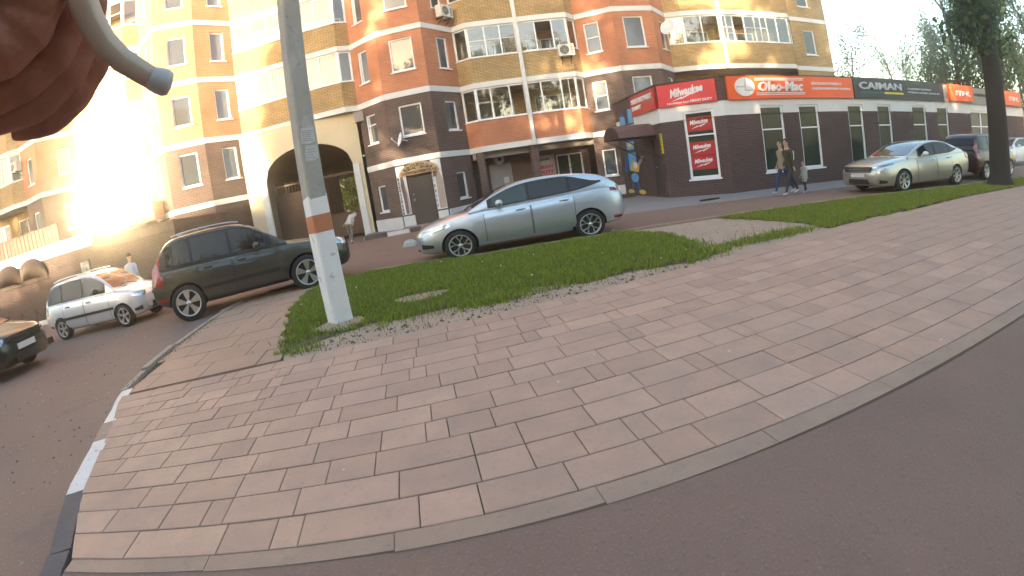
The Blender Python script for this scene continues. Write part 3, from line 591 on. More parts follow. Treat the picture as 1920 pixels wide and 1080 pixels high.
b = MB(); b.box(-2.0, -1.6, 21.9, 22.25, 5.0, 5.45); b.build('beam', M['soffit'], house)
# gate in the archway
M['gate'] = mat('brown painted iron', (.115, .07, .045), .55, noise=(8, .3, (.16, .10, .065), 4))
gt = tag(empty('iron_gate', (-4.4, 23.2, 0)), 'brown iron bar gate closing the archway passage', 'gate')
b = MB()
for x in (-6.34, -4.42, -2.48): b.box(x-.05, x+.05, 23.15, 23.25, 0, 3.2)
for z in (.15, 1.15, 2.95): b.box(-6.34, -2.48, 23.18, 23.22, z, z+.06)
b.build('gate_frame', M['gate'], gt)
for k in range(26):
    x = -6.25+k*.147
    if abs(x+4.42) < .06: continue
    b = MB(); b.box(x-.012, x+.012, 23.188, 23.212, .2, 2.97); b.build('bar', M['gate'], gt)
b = MB()
for k in range(13): b.tube([(-6.2+k*.3, 23.2, 2.98), (-6.1+k*.3, 23.2, 3.12), (-5.98+k*.3, 23.2, 2.98)], .012, 5)
b.build('scroll_top', M['gate'], gt); b = MB(); b.box(-6.3, -4.45, 23.222, 23.235, .2, 2.6); b.build('sheet_panel', M['gate'], gt); b = MB(); b.box(-4.38, -2.5, 23.222, 23.235, .2, 1.15); b.build('sheet_panel', M['gate'], gt)
# ------------------------------------------------------------------ low annex on the left
M['annex'] = mat('dark brown corrugated cladding', (.085, .055, .043), .7, noise=(2, .3, (.11, .075, .06), 4)); mix_over(M['annex'], 1, .4, .6, (.06, .04, .032), .7, stretch=(12, 12, .4))
M['terrace'] = mat('red brown corrugated parapet', (.135, .062, .042), .65, noise=(2, .3, (.17, .085, .06), 4))
annex = tag(empty('shop_annex', (-15, 16.5, 0)), 'low dark annex with a white band and brown corrugated terrace parapet', 'building')
b = MB(); wall(b, (-24, 16.5), (-12.1, 16.5), 0, 2.30, [(1.2, 3.0, .7, 2.1)], dep=.1); wall(b, (-12.1, 16.5), (-8.45, 16.5), 0, 2.38); wall(b, (-8.45, 16.5), (-8.45, 22), 0, 2.38); b.face([(-12.1, 16.5, 2.38), (-8.45, 16.5, 2.38), (-8.45, 22, 2.38), (-12.1, 22, 2.38)]); b.build('wall', M['brick_shop'], annex)
b = MB(); b.box(-24, -12.1, 16.44, 16.6, 2.30, 2.78); b.build('fascia', M['white'], annex); b = MB(); b.box(-12.1, -8.40, 16.42, 16.56, 2.06, 2.385); b.build('fascia', M['annex'], annex)
b = MB(); b.face([(-24, 16.6, 2.78), (-12.1, 16.6, 2.78), (-12.1, 22, 2.78), (-24, 22, 2.78)]); b.face([(-12.1, 16.6, 2.38), (-12.1, 22, 2.38), (-12.1, 22, 2.78), (-12.1, 16.6, 2.78)]); b.build('terrace_floor', M['roofing'], annex)
for k in range(42):
    x = -24+k*.235; b = MB(); b.box(x, x+.12, 17.0, 17.03, 2.78, 3.5); b.box(x+.12, x+.235, 17.02, 17.05, 2.78, 3.5); b.build('parapet_panel', M['terrace'], annex)
b = MB(); b.box(-24, -14.1, 16.97, 17.08, 3.5, 3.54); b.build('parapet_cap', M['annex'], annex)
window(annex, (-24, 16.5), (-12.1, 16.5), (1.2, 3.0, .7, 2.1), 'pane_green', 'v')
door((-24, 16.5), (-12.1, 16.5), (8.3, 9.2, .1, 2.1), M['door_dark'], parent=annex)
b = MB(); b.box(-13.0, -11.3, 20.4, 21.4, 2.785, 3.55); b.build('planter_wall', M['brick_orange'], annex)
# poster board beside the annex door
def dome_canopy(x, r, label):
    t = tag(empty('dome_awning', (x, 16.45, 1.5)), label, 'awning', 'dark dome awnings of the annex'); b = MB(); rows = []
    for i in range(9):
        ph = i/8*math.pi/2; rows.append([(x+r*math.cos(a)*math.cos(ph)*1.0, 16.42-r*.9*math.sin(ph)*max(0, math.sin(a))-.0, 1.75+r*.95*math.sin(a)*(math.cos(ph)*.999+.001)) for a in [math.pi*k/14 for k in range(15)]])
    b.grid(rows); o = b.build('cover', M['annex'], t); w = MB()
    w.tube([(x-r, 16.40, 1.74), (x-r, 16.40, 1.60), (x+r, 16.40, 1.60), (x+r, 16.40, 1.74)], .02, 6); w.build('rim', M['black'], t)
dome_canopy(-16.9, .82, 'left one of two dark dome awnings on the annex front'); dome_canopy(-15.45, .80, 'right one of two dark dome awnings on the annex front')
# ------------------------------------------------------------------ the single-storey shop on the right
shop = tag(empty('shop_building', (15, 15, 0)), 'single storey dark brick shop with white frieze and tall windows', 'building')
S0, S1, SL, SR = (8.85, 16.05), (10.6, 14.5), (9.2, 20.9), (34.0, 13.35)
HS = 4.07
def sy(x): return 14.5+(x-10.6)*(13.35-14.5)/(34-10.6)
def us(x): return (x-10.6)*math.hypot(34-10.6, 13.35-14.5)/(34-10.6)
def shop_wall(p, q, holes, dark=()):
    b = MB(); wall(b, p, q, 0, 2.72, [(h[0], h[1], h[2], min(h[3], 2.72)) for h in holes], dep=.14); b.build('wall', M['brick_shop'], shop)
    b = MB(); wall(b, p, q, 2.72, 3.24, [(h[0], h[1], 2.72, h[3]) for h in holes if h[3] > 2.72], dep=.14); b.build('frieze', M['white'], shop)
    b = MB(); wall(b, p, q, 3.24, HS); b.build('parapet', M['brick_shop'], shop)
    P, e, n, L = seg(p, q); b = MB(); b.frame(P+n*-.2+Vector((0, 0, HS)), e, Vector((0, 0, 1)), n, L, .05, .26); b.build('coping', M['roofing'], shop)
wins = [(us(a), us(c), .60, 3.0) for a, c in ((12.12, 13.22), (14.0, 15.05), (16.75, 17.7), (18.68, 19.65), (21.3, 22.45), (23.45, 24.5))]
trip = (us(26.85), us(30.5), 1.25, 2.88)
shop_wall(S1, SR, wins+[trip])
for w in wins: window(shop, S1, SR, w, 'pane_green', 'h', fw=.075)
window(shop, S1, SR, trip, 'pane_dark', '3', fw=.09)
swin = (.83, 1.93, .60, 3.0); shop_wall(S0, S1, [swin]); sw = window(shop, S0, S1, swin, 'pane_green', 'h', fw=.085)
sdoor = (3.75, 4.62, .06, 2.2); shop_wall(SL, S0, [sdoor]); door(SL, S0, sdoor, M['door_dark'], parent=shop)
b = MB(); b.face([(*S0, HS-.05), (*S1, HS-.05), (*SR, HS-.05), (34, 26, HS-.05), (9.2, 26, HS-.05), (*SL, HS-.05)]); b.build('roof', M['roofing'], shop); b = MB(); wall(b, SR, (34, 26), 0, HS); b.build('wall', M['brick_shop'], shop)
# canopy over the side door
cn = tag(empty('barrel_canopy', (8.4, 17.0, 2.3)), 'brown barrel canopy over the side door of the shop', 'canopy'); b = MB()
R0 = .72; ca = [math.pi*k/16 for k in range(17)]
rows = [[(x, 17.25-R0*math.cos(a), 2.32+.50*math.sin(a)) for a in ca] for x in (7.35, 9.0)]; b.grid(rows)
rows2 = [[(x, 17.25-(R0-.03)*math.cos(a), 2.32+.47*math.sin(a)) for a in ca] for x in (7.35, 9.0)]; b.grid([r[::-1] for r in rows2])
for k in range(16): b.face([rows[0][k], rows[0][k+1], rows2[0][k+1], rows2[0][k]])
M['canopy'] = mat('brown painted sheet metal', (.135, .070, .058), .45, noise=(4, .3, (.10, .055, .047), 4)); M['canopy_in'] = mat('dark brown brackets and shade', (.035, .026, .023), .6); b.build('cover', M['canopy'], cn)
b = MB(); b.face([(7.36, 17.25-R0*.97*math.cos(a), 2.32+.48*math.sin(a)) for a in ca][::-1]); b.build('end_piece', M['canopy_in'], cn)  # dark sheet stands in for the shaded hollow of the open canopy end
for q_ in ([(7.4, 16.55, 2.34), (8.98, 16.55, 1.45)], [(7.4, 17.95, 2.34), (8.98, 17.95, 1.45)], [(7.36, 16.53, 2.32), (9.0, 16.53, 2.32)], [(7.36, 17.97, 2.32), (9.0, 17.97, 2.32)]): b = MB(); b.tube(q_, .017, 6); b.build('bracket', M['canopy_in'], cn)
# ------------------------------------------------------------------ lettering and signs
def text_mesh(s, size=1.0, shear=0.0, bold=0.0, ext=.012, align='LEFT', sx=1.0):
    c = bpy.data.curves.new('lettering', 'FONT'); c.body = s; c.size = size; c.shear = shear; c.offset = bold*size; c.extrude = ext; c.align_x = align; c.resolution_u = 2
    o = bpy.data.objects.new('lettering', c); COL.objects.link(o); dg = bpy.context.evaluated_depsgraph_get(); me = bpy.data.meshes.new_from_object(o.evaluated_get(dg))
    bpy.data.objects.remove(o); bpy.data.curves.remove(c)
    xs = [v.co.x for v in me.vertices]; return me, min(xs), max(xs)
def letters(parent, s, o, e, n, width, height, m, shear=0., bold=0., ext=.012, up=Vector((0, 0, 1)), tilt=0., name='lettering', fit=True):
    """text fitted into width x height from lower-left o, along e; n is the outward normal"""
    me, a, c = text_mesh(s, 1.0, shear, bold, ext); ys = [v.co.y for v in me.vertices]; y0, y1 = min(ys), max(ys)
    sx, sy_ = width/(c-a), height/(y1-y0); ee, uu = e, up
    if tilt: ee = e*math.cos(tilt)+up*math.sin(tilt); uu = up*math.cos(tilt)-e*math.sin(tilt)
    for v in me.vertices: v.co = o+ee*((v.co.x-a)*sx)+uu*((v.co.y-y0)*sy_)+n*(v.co.z+ext+.002)
    me.materials.clear(); me.materials.append(m); return link(name, me, parent)
def P3(p, e, n, u, z, d=0): return p+e*u+n*d+Vector((0, 0, z))
def signboard(name, label, p, q, u0, u1, z0, z1, m, th=.10, d0=.012, group=None):
    P, e, n, L = seg(p, q); t = tag(empty(name, P3(P, e, n, (u0+u1)/2, z0)), label, 'sign', group); b = MB(); b.frame(P3(P, e, n, u0, z0, d0), e, Vector((0, 0, 1)), n, u1-u0, z1-z0, th); b.build('panel', m, t); return t, P, e, n, d0+th
def flat(parent, name, pts, P, e, n, d, th, m):   # polygon (u, z) list raised by th
    b = MB(); b.prism([P3(P, e, n, u, z, d+.002) for u, z in pts], n*th, 0); return b.build(name, m, parent)
M['red'] = mat('red sign vinyl', (.66, .022, .035), .35); M['red2'] = mat('red sign film', (.42, .022, .028), .25); M['orange'] = mat('orange sign vinyl', (.80, .105, .018), .4); M['navy'] = mat('near black sign vinyl', (.014, .018, .026), .45); M['letter'] = mat('white sign lettering', (.78, .77, .76), .4); M['silver'] = mat('silver sign lettering', (.55, .56, .57), .4)
M['sgreen'] = mat('green sign stripe', (.01, .10, .065), .5); M['yellow'] = mat('yellow sign stripe', (.78, .56, .03), .5); M['greysign'] = mat('grey sign panel', (.25, .235, .22), .5); M['ink'] = mat('dark sign ink', (.03, .028, .028), .6)
BOLT = [(.30, 0), (1.0, .46), (.95, .52), (1.75, .93), (1.28, .62), (1.34, .57), (.0, -.05)]
t, P, e, n, d = signboard('wall_sign', 'large red sign with slanted white script and lightning bolt', S0, S1, .05, 2.14, 3.24, 4.03, M['red'])
letters(t, 'Milwaukee', P3(P, e, n, .50, 3.52, d), e, n, 1.22, .30, M['letter'], .35, .035, tilt=.10)
flat(t, 'lightning_bolt', [(.52, 3.40), (.93, 3.545), (.90, 3.50), (1.36, 3.66), (1.32, 3.62), (1.72, 3.74), (1.28, 3.56), (1.30, 3.60), (.86, 3.44), (.88, 3.475)], P, e, n, d, .012, M['letter'])
letters(t, 'Nothing but', P3(P, e, n, .36, 3.285, d), e, n, .80, .085, M['letter'], 0, .03); letters(t, 'HEAVY DUTY', P3(P, e, n, 1.2, 3.305, d), e, n, .78, .085, M['letter'], 0, .04)
t, P, e, n, d = signboard('wall_sign', 'darker red sign with two white text lines above the canopy', SL, S0, 2.45, 4.83, 3.24, 4.03, M['red2'])
letters(t, 'ЭЛЕКТРОИНСТРУМЕНТ', P3(P, e, n, 2.62, 3.68, d), e, n, 2.05, .19, M['letter'], 0, .05); letters(t, 'ПРОКАТ', P3(P, e, n, 2.62, 3.42, d), e, n, .95, .17, M['letter'], 0, .05)
t, P, e, n, d = signboard('wall_sign', 'orange sign with a round white logo and striped lettering', S1, SR, us(10.78), us(17.12), 3.24, 4.06, M['orange'])
b = MB(); cx, cz = us(11.5), 3.67; ring = [(cx+.42*math.cos(a), cz+.33*math.sin(a)) for a in [2*math.pi*k/32 for k in range(32)]]; flat(t, 'round_logo', ring, P, e, n, d, .05, M['letter'])
for a, c in (((cx-.39, cz-.01), (cx-.02, cz-.01)), ((cx-.02, cz-.14), (cx+.36, cz-.14))): flat(t, 'logo_line', [a, (c[0], c[1]), (c[0], c[1]+.022), (a[0], a[1]+.022)], P, e, n, d+.05, .006, M['greysign'])
flat(t, 'logo_line', [(cx-.03, cz-.14), (cx-.005, cz-.14), (cx+.06, cz+.31), (cx+.035, cz+.31)], P, e, n, d+.05, .006, M['greysign'])
letters(t, 'Oleo-Mac', P3(P, e, n, us(12.1), 3.50, d), e, n, 2.15, .36, M['letter'], .22, .03, ext=.03)
for z in (3.96, 3.90, 3.43, 3.37): flat(t, 'stripe', [(us(12.0), z), (us(14.35), z), (us(14.35), z+.028), (us(12.0), z+.028)], P, e, n, d, .008, M['letter'])
letters(t, 'БЕНЗОИНСТРУМЕНТ', P3(P, e, n, us(14.75), 3.74, d), e, n, 1.7, .10, M['letter'], 0, .03); letters(t, 'САДОВО-ПАРКОВАЯ ТЕХНИКА', P3(P, e, n, us(14.75), 3.54, d), e, n, 2.2, .10, M['letter'], 0, .03)
t, P, e, n, d = signboard('wall_sign', 'near black sign with silver capitals over a green and yellow stripe', S1, SR, us(17.2), us(24.05), 3.24, 4.07, M['navy'])
letters(t, 'CAIMAN', P3(P, e, n, us(17.5), 3.62, d), e, n, 2.95, .30, M['silver'], 0, .022, ext=.03)
flat(t, 'stripe', [(us(17.5), 3.45), (us(19.2), 3.45), (us(19.2), 3.53), (us(17.5), 3.53)], P, e, n, d, .008, M['sgreen']); flat(t, 'stripe', [(us(19.2), 3.45), (us(20.6), 3.45), (us(20.6), 3.53), (us(19.2), 3.53)], P, e, n, d, .008, M['yellow'])
letters(t, 'САДОВАЯ ТЕХНИКА', P3(P, e, n, us(20.95), 3.68, d), e, n, 2.0, .09, M['silver'], 0, .03); letters(t, 'ПРОДАЖА СЕРВИС ЗАПЧАСТИ', P3(P, e, n, us(20.95), 3.52, d), e, n, 2.7, .09, M['silver'], 0, .03)
t, P, e, n, d = signboard('wall_sign', 'long grey sign with dark lettering between two orange boxes', S1, SR, us(24.1), us(33.6), 3.22, 4.06, M['greysign'])
letters(t, 'САДОВАЯ ТЕХНИКА', P3(P, e, n, us(27.1), 3.62, d), e, n, 3.4, .16, M['ink'], 0, .04)
for u0, u1, w in ((24.45, 26.9, 'left'), (30.9, 33.2, 'right')):
    t, P, e, n, d = signboard('box_sign', 'orange box sign with white block capitals, the %s one of two' % w, S1, SR, us(u0), us(u1), 3.30, 4.10, M['orange'], th=.16, d0=.118, group='orange box signs on the shop front')
    letters(t, 'STIHL', P3(P, e, n, us(u0)+.5, 3.56, d), e, n, us(u1)-us(u0)-.85, .24, M['letter'], .15, .03)
def poster(name, label, p, q, u0, u1, z0, z1, m, d0, th=.012):
    return signboard(name, label, p, q, u0, u1, z0, z1, m, th=th, d0=d0)
P, e, n, L = seg(S0, S1)
for z0, z1, lab in ((2.28, 2.78, 'dull red poster at the top of the tall shop window'), (1.42, 1.90, 'red poster in the middle of the tall shop window'), (.92, 1.40, 'red poster at the bottom of the tall shop window')):
    t, P, e, n, d = poster('window_poster', lab, S0, S1, .93, 1.83, z0, z1, M['red2'], -.098)
    h = z1-z0; letters(t, 'Milwaukee', P3(P, e, n, 1.03, z0+h*.45, d), e, n, .66, h*.32, M['letter'], .35, .03, ext=.003, tilt=.08)
    flat(t, 'lightning_bolt', [(1.05, z0+h*.18), (1.32, z0+h*.40), (1.30, z0+h*.33), (1.70, z0+h*.58), (1.38, z0+h*.26), (1.40, z0+h*.34)], P, e, n, d, .004, M['letter'])
# barber shop sign and banners
P, e, n, L = seg('E2', 'E3'); M['gold'] = mat('tan sign board', (.50, .33, .17), .6, noise=(6, .3, (.42, .27, .13), 4))
t = tag(empty('arched_sign', P3(P, e, n, 1.0, 2.2)), 'tan half round sign with dark scrollwork above the barber door', 'sign')
half = [(1.0+.84*math.cos(a), 2.24+.50*math.sin(a)) for a in [math.pi*k/20 for k in range(21)]]; o = MB(); o.prism([P3(P, e, n, u, z, .16) for u, z in half], n*.04); o.build('panel', M['gold'], t)
letters(t, 'ПАРИКМАХЕРСКАЯ', P3(P, e, n, .25, 2.275, .20), e, n, 1.5, .115, M['ink'], 0, .04, ext=.004)
sc = MB()
for s_ in (-1, 1):
    for cx, cz, r in ((.18, 2.55, .11), (.40, 2.50, .08), (.56, 2.45, .055)):
        sc.tube([P3(P, e, n, 1.0+s_*(cx+r*(1-k/14)*math.cos(k*.62)), cz+r*(1-k/14)*math.sin(k*.62), .205) for k in range(13)], .014, 5)
    sc.tube([P3(P, e, n, 1+s_*(.08+.5*k/6), 2.46+.03*math.sin(k*1.1), .205) for k in range(7)], .013, 5)
sc.tube([P3(P, e, n, 1.0+.05*math.cos(k), 2.62+.05*math.sin(k), .205) for k in range(7)], .016, 5); sc.build('scrollwork', M['ink'], t)
# flat relief letters of the two barber banners, each with a plain figure shape
M['banner'] = mat('pale banner print', (.62, .56, .50), .7, noise=(4, .3, (.50, .43, .38), 4)); M['banner_w'] = mat('white banner print', (.74, .75, .77), .6)
M['figure'] = mat('brown figure print', (.19, .12, .10), .7, noise=(5, .3, (.12, .08, .07), 4)); M['figure2'] = mat('pale figure print', (.50, .40, .34), .7, noise=(9, .3, (.33, .26, .22), 5))
def banner(u0, u1, z0, z1, label, word, fig):
    t, PP, ee, nn, d = signboard('banner', label, 'E2', 'E3', u0, u1, z0, z1, M['banner_w'], th=.015, d0=.05); w = u1-u0
    if fig == 0:
        flat(t, 'print', [(u0+.02, z0+.02), (u0+w*.22, z0+.02), (u0+w*.22, z0+1.55), (u0+.02, z0+1.55)], PP, ee, nn, d, .002, M['ink'])
        flat(t, 'figure_print', [(u0+w*.45, z0+.03), (u0+w*.75, z0+.03), (u0+w*.78, z0+.8), (u0+w*.70, z0+1.35), (u0+w*.60, z0+1.62), (u0+w*.40, z0+1.60), (u0+w*.30, z0+1.2), (u0+w*.40, z0+.7)], PP, ee, nn, d, .002, M['figure'])
        flat(t, 'figure_print', [(u0+w*.80, z0+.03), (u0+w*.97, z0+.03), (u0+w*.9, z0+.9), (u0+w*.8, z0+1.2)], PP, ee, nn, d, .002, M['figure2'])
    else:
        flat(t, 'figure_print', [(u0+w*.30, z0+.04), (u0+w*.96, z0+.04), (u0+w*.96, z0+1.2), (u0+w*.8, z0+1.5), (u0+w*.5, z0+1.68), (u0+w*.30, z0+1.3)], PP, ee, nn, d, .002, M['figure2'])
        flat(t, 'figure_print', [(u0+w*.15, z0+1.35), (u0+w*.45, z0+1.35), (u0+w*.5, z0+1.6), (u0+w*.35, z0+1.72), (u0+w*.12, z0+1.62)], PP, ee, nn, d+.002, .002, M['figure'])
    for k, ch in enumerate(word):
        zz = z0+.1+(len(word)-1-k)*(1.40/len(word)); letters(t, ch, P3(PP, ee, nn, u0+w*.05, zz, d+.003), ee, nn, w*.14, 1.0/len(word), M['letter'] if fig == 0 else M['ink'], 0, .03, ext=.002)
banner(-.30+.32, .42, .66, 2.66, 'narrow white banner with dark figure left of the barber door', 'КОСМЕТИКА', 0); banner(1.50, 1.92, .66, 2.70, 'pale narrow banner with seated figure right of the barber door', 'СТРИЖКИ', 1)
# heavy duty board, ventilator
t, P, e, n, d = signboard('poster_board', 'pale grey board with red block words beside the double window', (2.6, 22.9), (8.5, 22.9), 3.25, 4.12, .9, 2.25, mat('pale grey board', (.42, .41, .40), .6), th=.03, d0=.05)
for s_, z in (('HEAVY', 1.62), ('DUTY', 1.38), ('CENTRE', 1.17)): letters(t, s_, P3(P, e, n, 3.31, z, d), e, n, .74, .17, M['red'], 0, .06, ext=.004)
letters(t, 'Milwaukee', P3(P, e, n, 3.42, 1.98, d), e, n, .45, .13, M['ink'], .35, .03, ext=.003, tilt=.1)
vt = tag(empty('wall_ventilator', (4.1, 22.8, 2.35)), 'round pale ventilator on the wall above the grey door', 'ventilator'); b = MB(); b.lathe([(.0, -.16), (.10, -.16), (.20, -.14), (.24, -.06), (.24, .1)], 20, c=(4.1, 22.8, 2.36)); b.build('hood', M['steel'], vt); b = MB(); b.lathe([(.0, -.17), (.09, -.168)], 12, c=(4.1, 22.8, 2.36)); b.build('hub', M['black'], vt)
nz = tag(empty('paper_notice', (4.2, 22.95, 1.3)), 'white paper notice taped to the grey door', 'notice'); b = MB(); b.frame((4.22, 22.955, 1.22), (1, 0, 0), (0, 0, 1), (0, -1, 0), .24, .30, .003); b.build('sheet', M['white'], nz)
ys = tag(empty('strip_sign', (9.0, 16.6, 1.7)), 'narrow yellow vertical sign beside the shop side door', 'sign'); P, e, n, L = seg(SL, S0); b = MB(); b.frame(P3(P, e, n, 4.66, 1.62, .01), e, Vector((0, 0, 1)), n, .16, .72, .02); b.build('panel', M['yellow'], ys)
for k, ch in enumerate('ОТКРЫТО'[::-1]): letters(ys, ch, P3(P, e, n, 4.69, 1.66+k*.095, .03), e, n, .09, .07, M['ink'], 0, .03, ext=.003)
# painted figure in blue and yellow shapes on the side wall (street art, flat paint)
M['art_blue'] = mat('light blue wall paint', (.12, .34, .60), .7); M['art_blue2'] = mat('deep blue wall paint', (.03, .10, .28), .7); M['art_yellow'] = mat('yellow wall paint', (.62, .44, .09), .7); M['art_grey'] = mat('grey wall paint', (.24, .26, .29), .7)
gr = tag(empty('wall_painting', (9.1, 19.3, 0)), 'painted blue and yellow figure on the dark wall beside the canopy', 'graffiti'); P, e, n, L = seg(SL, S0)
def art(m, pts, lay=0): b = MB(); b.face([P3(P, e, n, u, z, .004+.003*lay) for u, z in pts]); b.build('paint', M[m], gr)
def ell(cx, cz, rx, rz, k=12): return [(cx+rx*math.cos(2*math.pi*i/k), cz+rz*math.sin(2*math.pi*i/k)) for i in range(k)]
art('ink', [(.62, 3.0), (2.30, 2.95), (2.35, 3.66), (1.7, 3.72), (1.3, 3.5), (.7, 3.6)]); art('art_blue', [(.7, 3.05), (1.35, 3.03), (1.3, 3.38), (.72, 3.42)], 1); art('art_blue2', [(.72, 3.44), (1.28, 3.42), (.95, 3.62)], 1); art('art_blue', [(1.5, 3.05), (2.22, 3.02), (2.28, 3.58), (1.72, 3.64)], 1); art('art_blue2', [(1.52, 3.06), (1.72, 3.06), (1.8, 3.6), (1.66, 3.6)], 2)
art('ink', [(1.0, 1.9), (2.0, 1.9), (2.05, 2.32), (1.0, 2.32)]); art('art_blue', [(1.08, 1.95), (1.92, 1.95), (1.97, 2.28), (1.08, 2.28)], 1); art('art_yellow', ell(1.5, 2.14, .22, .10), 2)
art('ink', [(.72, 1.0), (2.28, 1.0), (2.22, 1.84), (1.0, 1.86)]); art('art_blue', [(1.06, 1.05), (2.0, 1.05), (2.05, 1.80), (1.12, 1.82)], 1); art('art_yellow', [(1.25, 1.06), (2.1, .98), (2.3, 1.25), (1.7, 1.5), (1.3, 1.3)], 2); art('letter', ell(1.85, 1.28, .22, .14), 3); art('art_grey', [(2.2, 1.2), (2.75, 1.5), (2.8, 1.62), (2.6, 1.62), (2.1, 1.35)], 2); art('art_blue2', [(.45, 1.05), (.8, .95), (1.05, 1.7), (.8, 1.75)], 2)
art('ink', [(1.1, .52), (2.1, .52), (2.1, .98), (1.1, .98)]); art('art_blue', ell(1.6, .76, .44, .2), 1); art('art_blue2', [(1.1, .2), (1.35, .2), (1.4, .58), (1.15, .58)], 1); art('art_blue2', [(1.85, .2), (2.1, .2), (2.0, .58), (1.75, .58)], 1)
art('ink', ell(1.0, .16, .46, .14), 1); art('art_yellow', ell(1.0, .16, .38, .10), 2); art('ink', ell(2.25, .16, .46, .14), 1); art('art_yellow', ell(2.25, .16, .38, .10), 2)
# ------------------------------------------------------------------ air conditioners, satellite dishes, lamps on walls
def air_con(p, q, u, z, label, w=.80, h=.55, dep=.30):
    P, e, n, L = seg(p, q); t = tag(empty('air_conditioner', P3(P, e, n, u, z)), label, 'air conditioner', 'outdoor air conditioner units'); b = MB(); b.frame(P3(P, e, n, u, z, .12), e, Vector((0, 0, 1)), n, w, h, dep); b.build('casing', M['ac'], t)
    c = P3(P, e, n, u+w*.38, z+h*.5, .12+dep); f = MB(); ring = [c+e*(.21*math.cos(a))+Vector((0, 0, .21*math.sin(a)))+n*.004 for a in [2*math.pi*k/20 for k in range(20)]]; f.face(ring); f.build('fan_recess', M['black'], t)
    g = MB()
    for r in (.06, .11, .16, .205): g.tube([c+e*(r*math.cos(a))+Vector((0, 0, r*math.sin(a)))+n*.012 for a in [2*math.pi*k/16 for k in range(17)]], .005, 4)
    for a in range(6): g.tube([c+n*.012, c+e*(.205*math.cos(a*1.047))+Vector((0, 0, .205*math.sin(a*1.047)))+n*.012], .004, 4)
    g.build('fan_guard', M['ac'], t); s = MB()
    for k in range(6): s.frame(P3(P, e, n, u+w*.78, z+.08+k*.07, .12+dep), e, Vector((0, 0, 1)), n, w*.16, .03, .006)
    s.build('vent_slats', M['black'], t)
    for uu in (u+.12, u+w-.16): k = MB(); k.frame(P3(P, e, n, uu, z-.05, 0), e, Vector((0, 0, 1)), n, .04, .05, .42); k.tube([P3(P, e, n, uu+.02, z-.30, .02), P3(P, e, n, uu+.02, z-.04, .36)], .014, 5); k.build('bracket', M['black'], t)
air_con('E6', 'E7', 1.62, 6.42, 'cream air conditioner on the yellow balcony wall beneath the sliding windows', .70, .52); air_con('E3', 'E4', .95, 8.85, 'cream air conditioner below a window on the orange bay by the balcony', .78, .55)
air_con('F3', 'F2', -.55, 7.35, 'cream air conditioner at the far left balcony edge', .7, .5); air_con((-24, 17.6), (-12, 17.6), 1.2, 3.7, 'air conditioner above the brown terrace parapet', .7, .5)
def dish(c, d, label, r=.30):
    c, d = Vector(c), Vector(d).normalized(); t = tag(empty('satellite_dish', c), label, 'satellite dish'); x = d.cross(Vector((0, 0, 1))).normalized(); y = x.cross(d); b = MB()
    b.grid([[c+(x*math.cos(a)+y*math.sin(a)*1.1)*r*s_+d*(.10*s_*s_*1) for a in [2*math.pi*k/20 for k in range(20)]] for s_ in (.02, .35, .7, 1.0)], closed=True); b.build('reflector', M['sill'], t)
    k = MB(); k.tube([c-y*r*.9+d*.08, c+d*.42-y*.05], .012, 5); k.lathe([(.001, -.04), (.035, -.03), (.035, .05), (.001, .06)], 8, c=tuple(c+d*.42-y*.03)); k.tube([c, c-d*.25], .02, 6); k.build('feed_arm', M['sill'], t)
dish((12.55, 20.55, 7.55), (-.75, -.5, .35), 'white satellite dish on an arm at the orange bay corner', .36)
dish((-.10, 20.48, 3.72), (-.9, -.25, .3), 'small white satellite dish below the window over the barber sign', .27)
# ------------------------------------------------------------------ concrete pole in front
pole = tag(empty('utility_pole', (-1.27, 6.50, 0)), 'square concrete pole with a white painted foot and an orange band', 'pole')
M['pole'] = mat('weathered grey concrete', (.43, .405, .355), .9, noise=(2.2, .25, (.32, .30, .265), 7), bump=(35, .5, .012)); mix_over(M['pole'], 3.2, .58, .66, (.48, .47, .44), .7, detail=8, stretch=(1, 1, .5)); mix_over(M['pole'], 9, .60, .70, (.13, .12, .11), .6, detail=6)
M['pole_white'] = mat('white limewash', (.84, .81, .78), .9, noise=(4, .3, (.74, .71, .68), 6), bump=(30, .35, .01)); mix_over(M['pole_white'], 6, .60, .66, (.36, .34, .33), .8, detail=8)
M['pole_orange'] = mat('faded orange band paint', (.56, .21, .10), .85, noise=(7, .3, (.47, .18, .09), 6), bump=(30, .3, .01)); mix_over(M['pole_orange'], 10, .6, .68, (.5, .42, .36), .5)
def pole_piece(name, z0, z1, m, grow=0.0, jag=0.0):
    b = MB(); rows = []; rz = R(33)
    for z in np.linspace(z0, z1, max(2, int((z1-z0)/.25)+1)):
        h = .131-.0022*z+grow; c = .022; pts = [(h-c, -h), (h, -h+c), (h, h-c), (h-c, h), (-h+c, h), (-h, h-c), (-h, -h+c), (-h+c, -h)]; row = []
        for i, (x, y) in enumerate(pts):
            zz = z+(random.uniform(-jag, jag) if z == z1 else 0); j = random.uniform(-.003, .003) if jag or m is M['pole'] else 0
            row.append((-1.27+(x*math.cos(rz)-y*math.sin(rz))*(1+j*4), 6.50+(x*math.sin(rz)+y*math.cos(rz))*(1+j*4), zz))
        rows.append(row)
    b.grid(rows, 0, False, closed=True); b.face(rows[-1]); return b.build(name, m, pole)
pole_piece('shaft', 0, 9.0, M['pole']); pole_piece('painted_foot', .0, 1.285, M['pole_white'], .006); pole_piece('orange_band', 1.28, 1.50, M['pole_orange'], .008, .01); pole_piece('limewash_edge', 1.495, 1.72, M['pole_white'], .0035, .05)
nd = Vector((math.sin(R(33)), -math.cos(R(33)), 0)); ed = Vector((math.cos(R(33)), math.sin(R(33)), 0)); pc = Vector((-1.27, 6.50, 0))
